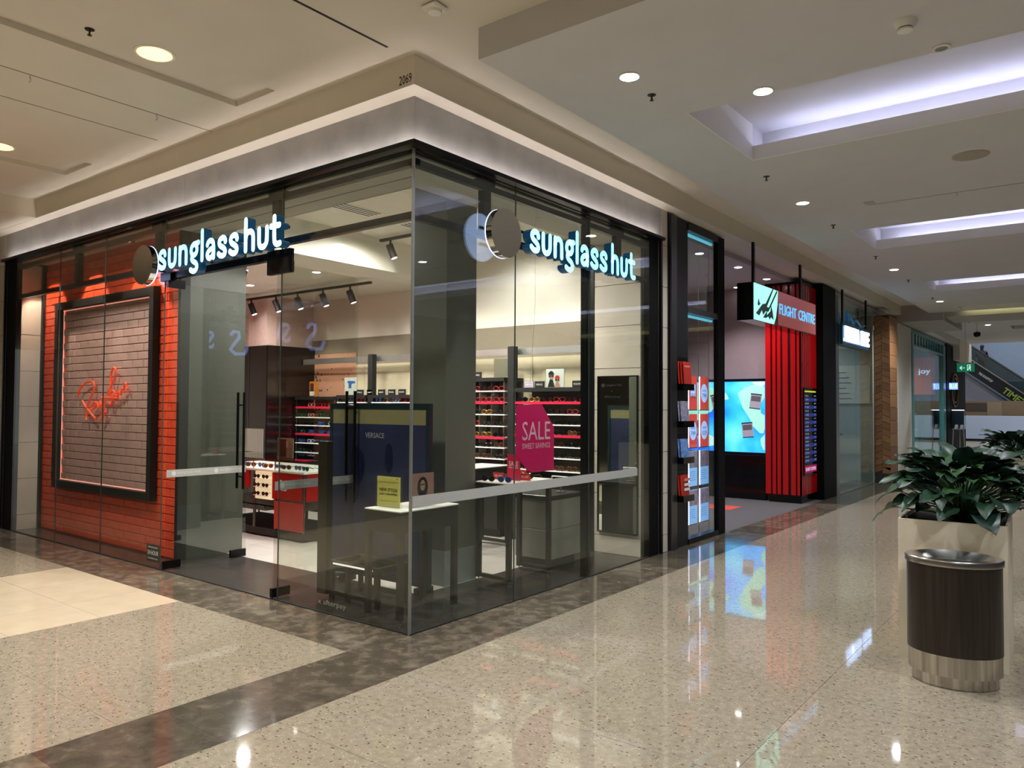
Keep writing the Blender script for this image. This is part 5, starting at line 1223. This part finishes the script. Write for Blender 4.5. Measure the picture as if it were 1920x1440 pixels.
mb = MB(); mb.lathe([(0.012, -0.09), (0.05, -0.08), (0.075, -0.045), (0.08, 0.0), (0.07, 0.03), (0.02, 0.05)], (1.30, 18.45, 3.43), 20); mb.build('dome', BLACKG, t, smooth=True)

# ================================================================ far atrium: escalator, kiosk, end walls
sbox('wall_far', M('blue_grey_far_wall', (138, 152, 172), 0.7), (-8, 14, 45.6, 46, -0.1, 12))
sbox('ceiling_10', WHITE2, (-8, 14, 25.4, 46, 11.6, 12))
sbox('wall_atrium_left', M('far_white', (176, 176, 178), 0.7), (-3.3, -3.1, 25.8, 46, 0, 12))
es = thing('escalator', 'long dark escalator climbing to the left above the kiosk in the far atrium', 'escalator', (0, 42, 0))
def band(name, m, pts, y0, y1): mb = MB(); mb.prism(pts, 'y', y0, y1); return mb.build(name, m, es)
sl = (1.608 - 3.502) / (0.611 + 1.787)
def zl(x, z0): return z0 + sl * (x + 1.787)
XA, XB = -2.9, 3.0
band('side_truss', M('truss_black', (14, 14, 18), 0.35), [(XA, zl(XA, 3.50)), (XB, zl(XB, 3.50)), (XB, zl(XB, 4.25)), (XA, zl(XA, 4.25))], 42.0, 42.12)
band('lower_trim', M('truss_edge', (88, 104, 116), 0.4), [(XA, zl(XA, 3.42)), (XB, zl(XB, 3.42)), (XB, zl(XB, 3.50)), (XA, zl(XA, 3.50))], 41.97, 42.12)
band('skirt_rail', STEEL, [(XA, zl(XA, 4.25)), (XB, zl(XB, 4.25)), (XB, zl(XB, 4.31)), (XA, zl(XA, 4.31))], 41.97, 42.12)
band('soffit', M('escalator_soffit', (124, 124, 132), 0.6), [(-2.14, 1.87), (-0.42, 1.87), (0.2, 1.87), (XA, zl(XA, 3.42) + 0.0), (-2.9, 1.87)], 42.13, 43.4)
band('far_truss', M('truss_teal', (24, 44, 52), 0.5), [(XA, zl(XA, 4.2)), (XB, zl(XB, 4.2)), (XB, zl(XB, 5.0)), (XA, zl(XA, 5.0))], 43.4, 43.5)
for y in (42.05, 43.45):
    for k in range(4):
        a = XA + (XB - XA) * k / 4; b = XA + (XB - XA) * (k + 1) / 4 - 0.02
        band('balustrade_glass', GLASS2, [(a, zl(a, 4.31)), (b, zl(b, 4.31)), (b, zl(b, 4.95)), (a, zl(a, 4.95))], y, y + 0.012)
    mb = MB(); mb.tube([(XA, y, zl(XA, 4.98)), (XB, y, zl(XB, 4.98))], 0.04, 8); mb.build('handrail', BLACKM, es)
for k in range(20):
    x = XA + 0.29 * k; bx('step', M('step_dark', (30, 40, 46), 0.5), (x, x + 0.28, 42.14, 43.38, zl(x, 3.5) - 0.1, zl(x, 3.6)), es)
sn = math.atan(sl); rt = (math.cos(sn), 0, math.sin(sn)); upv = (-math.sin(sn), 0, math.cos(sn))
text('TIMEZONE', 'lettering', M('lime_print', (130, 150, 50), 0.5), es, (-0.25, 41.99, zl(-0.25, 3.62)), rt, upv, 0.32, 2.0, 0.004, bold=0.02)
text('THE ROOFTOP', 'lettering', M('pale_print', (212, 214, 206)), es, (-1.25, 41.99, zl(-1.25, 3.78)), rt, upv, 0.12, 0.75, 0.004)
# rider on the escalator (seen from behind, far away)
def skin(name, joints, edges, rad, m, parent=None, root=0, sub=1):
    me = D.meshes.new(name); me.from_pydata(joints, edges, []); o = D.objects.new(name, me); COL.objects.link(o)
    md = o.modifiers.new('s', 'SKIN'); md.use_smooth_shade = True
    for i, r in enumerate(rad): me.skin_vertices[0].data[i].radius = (r, r); me.skin_vertices[0].data[i].use_root = (i == root)
    s2 = o.modifiers.new('u', 'SUBSURF'); s2.levels = sub; s2.render_levels = sub
    bpy.context.view_layer.update()
    dg = bpy.context.evaluated_depsgraph_get(); m2 = D.meshes.new_from_object(o.evaluated_get(dg)); D.objects.remove(o)
    vs = [v.co[:] for v in m2.vertices]; fs = [tuple(p.vertices) for p in m2.polygons]; D.meshes.remove(m2)
    mb = MB(); mb.add(vs, fs); return mb.build(name, m, parent, smooth=True)
px_, pz_ = -1.15, 3.62
def J(a, b, c): return (px_ + a, 42.75 + b, pz_ + c)
ps = thing('person', 'person in dark clothes riding the escalator with their back turned', 'person', (px_, 42.75, zl(px_, 3.6)))
dz_ = zl(px_, 3.6) - pz_ + 0.01
def K(a, b, c): return (px_ + a, 42.75 + b, pz_ + dz_ + c)
skin('body', [K(0, 0, .95), K(0, 0, 1.15), K(0, 0.01, 1.38), K(0, 0, 1.5), K(0.01, -.01, 1.6), K(0.02, -.01, 1.70), K(-.10, 0, .90), K(-.12, .02, .5), K(-.12, 0, .07), K(.10, 0, .90), K(.12, .03, .5), K(.12, 0, .07), K(-.20, 0, 1.40), K(-.26, .02, 1.14), K(-.24, -.10, .92), K(.20, 0, 1.40), K(.27, .02, 1.14), K(.30, -.08, .98)],
     [(0, 1), (1, 2), (2, 3), (3, 4), (4, 5), (0, 6), (6, 7), (7, 8), (0, 9), (9, 10), (10, 11), (2, 12), (12, 13), (13, 14), (2, 15), (15, 16), (16, 17)],
     [.15, .14, .16, .06, .085, .08, .09, .065, .045, .09, .065, .045, .06, .045, .035, .06, .045, .035], M('dark_clothing', (24, 22, 26), 0.8), ps)
mb = MB(); mb.lathe([(0.02, 0.09), (0.07, 0.07), (0.097, 0.0), (0.09, -0.06), (0.03, -0.08)], K(0.02, 0.0, 1.70), 14); mb.build('hair', M('dark_hair', (26, 20, 18), 0.8), ps, smooth=True)
# kiosk
t = thing('kiosk', 'long white kiosk counter with a brown timber back in the far atrium', 'kiosk', (1.0, 39.5, 0))
bx('counter', M('kiosk_white', (156, 166, 184), 0.5), (-1.9, 6.0, 39.0, 39.8, 0.12, 1.22), t); bx('plinth', BLACKM, (-1.85, 6.0, 39.05, 39.75, 0.0, 0.12), t)
bx('back_unit', M('kiosk_brown', (110, 90, 66), 0.6), (-1.95, 6.0, 40.6, 41.0, 0.0, 1.95), t); bx('shelf_recess', M('kiosk_dark_brown', (58, 44, 28), 0.6), (-1.9, -0.75, 40.57, 40.6, 1.45, 1.85), t)
bx('panel', M('kiosk_tan', (124, 106, 80), 0.6), (-0.72, -0.1, 40.56, 40.6, 1.2, 1.90), t)
for x, y in ((2.5, 28.0), (-0.5, 33), (3.5, 36.0), (0, 41.0)): spot('atrium_lamp', (x, y, 10), (x, y, 0), 2200, (0.86, 0.92, 1.0), 125, 0.9, 0.3)
# swan logo shop on the opposite side, seen only as a faint reflection
t = thing('opposite_sign', 'blue-white SWAROVSKI lettering on the opposite side of the corridor', 'sign', (8.97, 7.6, 3.0))
SWL = M('opposite_letter', (190, 200, 255), 0.4, emit=(150, 165, 255), es=3.0)
text('SWAROVSKI', 'lettering', SWL, t, (8.99, 7.85, 3.08), (0, -1, 0), (0, 0, 1), 0.5, 3.0, 0.02, bold=0.02)
mb = MB(); mb.tube([(8.98, 8.35, 3.5), (8.98, 8.45, 3.62), (8.98, 8.6, 3.6), (8.98, 8.62, 3.45), (8.98, 8.45, 3.25), (8.98, 8.35, 3.1), (8.98, 8.5, 2.98), (8.98, 8.8, 3.0), (8.98, 8.9, 3.2)], 0.05, 6); mb.build('swan_mark', SWL, t, smooth=True)

# ================================================================ ceiling fittings in the mall
for x, y, lab in ((1.33, 0.62, 'nearest bright corridor downlight, left of the first coffer'), (1.94, 1.40, 'bright corridor downlight at the edge of the first coffer'), (1.285, 4.4, 'bright corridor downlight between first and second coffers'), (1.23, 9.14, 'bright corridor downlight between second and third coffers'), (1.21, 13.5, 'bright corridor downlight beyond the third coffer'), (1.48, 19.0, 'bright corridor downlight beside the dome camera'), (4.2, 4.4, 'unseen added downlight out to the right of the second coffer'), (4.2, 0.6, 'unseen added downlight out to the right of the first coffer')):
    if abs(x - 1.94) < 0.01: y = 1.36
    downlight(x, y, 3.69, 0.062, lab, M('corridor_lamp_glow', (255, 250, 255), 0.4, emit=(255, 248, 255), es=20.0))
downlight(-1.34, -1.137, 3.935, 0.115, 'large round warm yellow downlight in the long ceiling tray', LAMPY)
downlight(-4.32, -1.06, 3.935, 0.115, 'large round warm downlight in the far-left ceiling tray', LAMPY)
SPR = M('sprinkler_bronze', (70, 62, 56), 0.35, 0.8)
def sprinkler(x, y, z, lab, grp=None):
    t = thing('sprinkler', lab, 'sprinkler', (x, y, z - 0.06), grp)
    mb = MB(); mb.lathe([(0.030, 0.0), (0.028, -0.004), (0.010, -0.007)], (x, y, z), 20); mb.build('ceiling_plate', SPR, t, smooth=True)
    mb = MB(); mb.cyl((x, y, z - 0.033), (x, y, z - 0.006), 0.006, 8); mb.cyl((x, y, z - 0.040), (x, y, z - 0.037), 0.014, 12)
    for s_ in (-1, 1): mb.cyl((x + s_ * 0.005, y, z - 0.022), (x + s_ * 0.008, y, z - 0.038), 0.002, 6)
    mb.build('nozzle', SPR, t)
for x, y, lab in ((1.307, 0.974, 'bronze ceiling sprinkler nearest the camera, beside the first coffer'), (1.295, 3.28, 'bronze ceiling sprinkler just past the first coffer corner'), (1.27, 5.61, 'bronze ceiling sprinkler before the second coffer'), (1.235, 7.9, 'bronze ceiling sprinkler past the second coffer'), (1.21, 10.35, 'bronze ceiling sprinkler before the third coffer'), (1.18, 12.85, 'bronze ceiling sprinkler past the third coffer'), (1.20, 17.9, 'bronze ceiling sprinkler beside the exit sign rod')):
    sprinkler(x, y, 3.69, lab)
sprinkler(-1.347, -1.555, 3.935, 'sprinkler in the long ceiling tray beside the warm downlight')
for x, y, lab in ((-2.30, -1.545, 'small hook on the left ceiling joint, further from the shop'), (-2.285, -0.63, 'small hook on the left ceiling joint, nearer the shop')):
    t = thing('ceiling_hook', lab, 'hook', (x, y, 3.85)); mb = MB(); mb.tube([(x, y, 3.889), (x, y, 3.87), (x + 0.012, y, 3.862), (x + 0.012, y, 3.85), (x, y, 3.843), (x - 0.010, y, 3.85)], 0.0035, 6); mb.build('hook', STEEL, t, smooth=True)
t = thing('smoke_detector', 'round white smoke detector on the corridor ceiling at top right', 'detector', (2.889, 0.912, 3.62))
mb = MB(); mb.lathe([(0.062, 0.0), (0.060, -0.014), (0.045, -0.034), (0.043, -0.040)], (2.889, 0.912, 3.69), 28); mb.build('base', WHITEL, t, smooth=True)
mb = MB(); mb.lathe([(0.038, -0.040), (0.038, -0.046)], (2.889, 0.912, 3.69), 28); mb.build('vent_gap', BLACKM, t)
mb = MB(); mb.lathe([(0.042, -0.046), (0.040, -0.056), (0.02, -0.062)], (2.889, 0.912, 3.69), 28); mb.build('cap', WHITEL, t, smooth=True)
t = thing('round_fitting', 'small round white recessed fitting at the edge of the first coffer', 'fitting', (3.0, 1.385, 3.68))
mb = MB(); mb.lathe([(0.05, 0.0), (0.05, -0.010), (0.036, -0.014), (0.034, -0.006)], (3.0, 1.37, 3.69), 28); mb.build('ring', WHITEL, t, smooth=True); mb = MB(); mb.cyl((3.0, 1.37, 3.682), (3.0, 1.37, 3.681), 0.033, 20); mb.build('lens', M('grey_lens', (120, 124, 130), 0.3), t)
t = thing('ceiling_speaker', 'flat round beige speaker grille on the corridor ceiling', 'speaker', (2.877, 3.71, 3.68))
mb = MB(); mb.lathe([(0.14, 0.0), (0.138, -0.006), (0.12, -0.009)], (2.877, 3.71, 3.69), 36); mb.build('grille', M('speaker_grille', (172, 162, 148), 0.7, var=0.04), t, smooth=True)
t = thing('ceiling_patch', 'small square access plate beside the thin ceiling joint line', 'fitting', (1.84, 4.81, 3.685)); bx('plate', M('patch_paint', (186, 180, 172), 0.7), (1.79, 1.89, 4.76, 4.86, 3.684, 3.69), t, bev=0.002)
bx('joint_line', M('slot_shadow_gap', (120, 110, 98)), (1.80, 6.0, 4.905, 4.915, 3.6885, 3.692), lowc)
t = thing('ceiling_hook', 'tiny hook on the thin joint of the corridor ceiling', 'hook', (2.62, 4.9, 3.66)); mb = MB(); mb.tube([(2.62, 4.91, 3.689), (2.62, 4.91, 3.672), (2.63, 4.91, 3.664), (2.62, 4.91, 3.656)], 0.0035, 6); mb.build('hook', STEEL, t)
t = thing('motion_detector', 'white domed wireless detector on the ceiling above the bulkhead corner', 'detector', (0.66, -0.50, 3.84))
mb = MB(); mb.bevbox(0.60, 0.72, -0.56, -0.44, 3.862, 3.89, 0.012); mb.lathe([(0.045, 0.0), (0.04, -0.014), (0.015, -0.022)], (0.66, -0.50, 3.862), 20); mb.build('housing', WHITEL, t, smooth=True)

# ================================================================ bin
BR_ = math.radians(10)
BC = (3.035, 1.335, 0.0)
t = thing('litter_bin', 'oval litter bin with dark wood-look body and steel top and base', 'bin', BC)
DKW = M('dark_wood_laminate', (42, 33, 26), 0.32, var=0.55, vs=6, stretch=(9, 9, 0.25), coat=0.1)
BST = M('bin_steel', (200, 195, 186), 0.26, 1.0, var=0.35, vs=6, stretch=(7, 7, 0.2))
def ov(name, prof, m, a, b): mb = MB(); mb.lathe(prof, BC, 56, a, b, BR_); return mb.build(name, m, t, smooth=True)
A_, B_ = 0.240, 0.200
ov('base', [(0.90, 0.003), (0.90, 0.065)], BST, A_, B_)
ov('lower_band', [(0.90, 0.066), (0.985, 0.068), (0.985, 0.18)], BST, A_, B_)
ov('body', [(1.0, 0.181), (1.0, 0.668)], DKW, A_, B_)
ov('lid', [(1.0, 0.669), (1.035, 0.672), (1.04, 0.70), (1.02, 0.708), (0.86, 0.712), (0.82, 0.704), (0.42, 0.632), (0.36, 0.630)], M('lid_steel', (214, 212, 208), 0.24, 1.0, var=0.03), A_, B_)
# ================================================================ planters with leafy plants
def rotp(c, a, p): return (c[0] + p[0] * math.cos(a) - p[1] * math.sin(a), c[1] + p[0] * math.sin(a) + p[1] * math.cos(a))
PLM = M('cream_planter', (240, 228, 202), 0.4, var=0.02); SOIL = M('potting_soil', (34, 26, 20), 0.9, bump=0.5)
def planter(x, y, a, w_, d_, h, lab):
    t = thing('planter', lab, 'planter', (x, y, 0))
    def rect(u0, u1, v0, v1): return [rotp((x, y), a, p) for p in ((u0, v0), (u1, v0), (u1, v1), (u0, v1))]
    th = 0.012
    mb = MB()
    mb.prism(rect(0, w_, 0, th), 'z', 0.0, h); mb.prism(rect(0, w_, d_ - th, d_), 'z', 0.0, h); mb.prism(rect(0, th, th, d_ - th), 'z', 0.0, h); mb.prism(rect(w_ - th, w_, th, d_ - th), 'z', 0.0, h)
    mb.build('box', PLM, t)
    mb = MB(); mb.prism(rect(th + 0.001, w_ - th - 0.001, th + 0.001, d_ - th - 0.001), 'z', h - 0.15, h - 0.03); mb.build('soil', SOIL, t)
    return t
LEAFM = [M('leaf_dark', (34, 62, 42), 0.42, var=0.25, vs=12, bump=0.15, bs=20), M('leaf_mid', (46, 80, 44), 0.42, var=0.25, vs=12, bump=0.15, bs=20), M('leaf_deep', (26, 50, 38), 0.40, var=0.2, vs=10, bump=0.15, bs=20)]
def leafmesh(L_, W_, droop, fold, m, seed):
    rr = random.Random(seed); n = 9; vs = []; fs = []
    for i in range(n + 1):
        s = i / n; wv = W_ / 2 * (math.sin(math.pi * min(1, s ** 0.8)) ** 0.75) * (1 if s < 0.98 else 0)
        x = L_ * (s - 0.10 * droop * s * s); z = 0.10 * L_ * math.sin(s * 2.0) - droop * L_ * 0.55 * s * s
        for j, k in enumerate((-1, -0.5, 0, 0.5, 1)):
            zz = z + abs(k) * wv * fold + (0.010 * math.sin(s * 11 + seed + k * 2) if abs(k) == 1 else 0)
            vs.append((x, k * wv, zz))
    for i in range(n):
        for j in range(4): a = i * 5 + j; fs.append((a, a + 1, a + 6, a + 5))
    me = D.meshes.new('leaf'); me.from_pydata(vs, [], fs); me.materials.append(m); me.polygons.foreach_set('use_smooth', [True] * len(me.polygons)); me.update(); return me
LV = [leafmesh(L_, W_, d_, f_, LEAFM[i % 3], i) for i, (L_, W_, d_, f_) in enumerate(((.24, .15, .55, .30), (.27, .16, .85, .22), (.21, .14, .35, .38), (.25, .14, 1.05, .2), (.20, .13, .6, .3), (.28, .17, .5, .25)))]
def plant(cx, cy, z0, rad, hgt, n, seed, lab, stretchx=1.0):
    rr = random.Random(seed)
    t = thing('leafy_plant', lab, 'plant', (cx, cy, z0))
    mbs = MB()
    for i in range(n):
        u = (i + 0.5) / n; az = i * 2.39996 + rr.uniform(-.3, .3)
        el = math.radians(80) * (1 - u) ** 0.75 + math.radians(rr.uniform(-4, 8))
        h = hgt * (0.18 + 0.62 * math.sin(el)) * rr.uniform(0.8, 1.1); r_ = rad * (0.25 + 0.50 * math.cos(el)) * rr.uniform(0.75, 1.1)
        px, py = r_ * math.cos(az) * stretchx, r_ * math.sin(az)
        o = D.objects.new('leaf', LV[i % len(LV)]); COL.objects.link(o); o.parent = t
        o.location = (px, py, h); s_ = rr.uniform(0.66, 0.98)
        o.scale = (s_, s_ * rr.uniform(0.85, 1.15), s_)
        o.rotation_euler = (rr.uniform(-.35, .35), -(el * 0.75 - 0.15) + rr.uniform(-.15, .25), az + rr.uniform(-.45, .45))
        mbs.tube([(cx + px * .12, cy + py * .12, z0 - 0.01), (cx + px * 0.5, cy + py * 0.5, z0 + h * 0.7), (cx + px, cy + py, z0 + h)], 0.0045, 5)
    mbs.build('stems', LEAFM[1], t)
    return t
PR_ = math.radians(2.5)
planter(2.695, 1.605, PR_, 0.58, 0.75, 0.862, 'tall cream square planter box behind the oval litter bin')
c1 = rotp((2.695, 1.605), PR_, (0.30, 0.33))
plant(c1[0] + 0.03, c1[1], 0.84, 0.46, 0.41, 170, 3, 'lush dark green leafy plant in the near cream planter')
planter(2.38, 9.35, BR_, 1.5, 0.6, 0.85, 'further cream planter box at the right edge of the picture')
for k in range(2):
    c2 = rotp((2.38, 9.35), BR_, (0.38 + 0.66 * k, 0.3))
    plant(c2[0], c2[1], 0.83, 0.46, 0.36, 110, 11 + k, 'dark green leafy plant in the further planter, %s half' % ['left', 'right'][k])
# plant on the low unit inside the shop
t = thing('pot', 'black pot with a spiky plant standing behind the red display counter', 'pot', (-3.35, 2.75, 0))
mb = MB(); mb.lathe([(0.13, 0.0), (0.17, 0.85), (0.15, 0.85), (0.15, 0.80)], (-3.35, 2.85, 0.001), 24); mb.build('pot_body', BLACKM, t, smooth=True)
plant(-3.35, 2.85, 0.82, 0.30, 0.28, 26, 21, 'dark spiky plant in the black pot inside the shop')
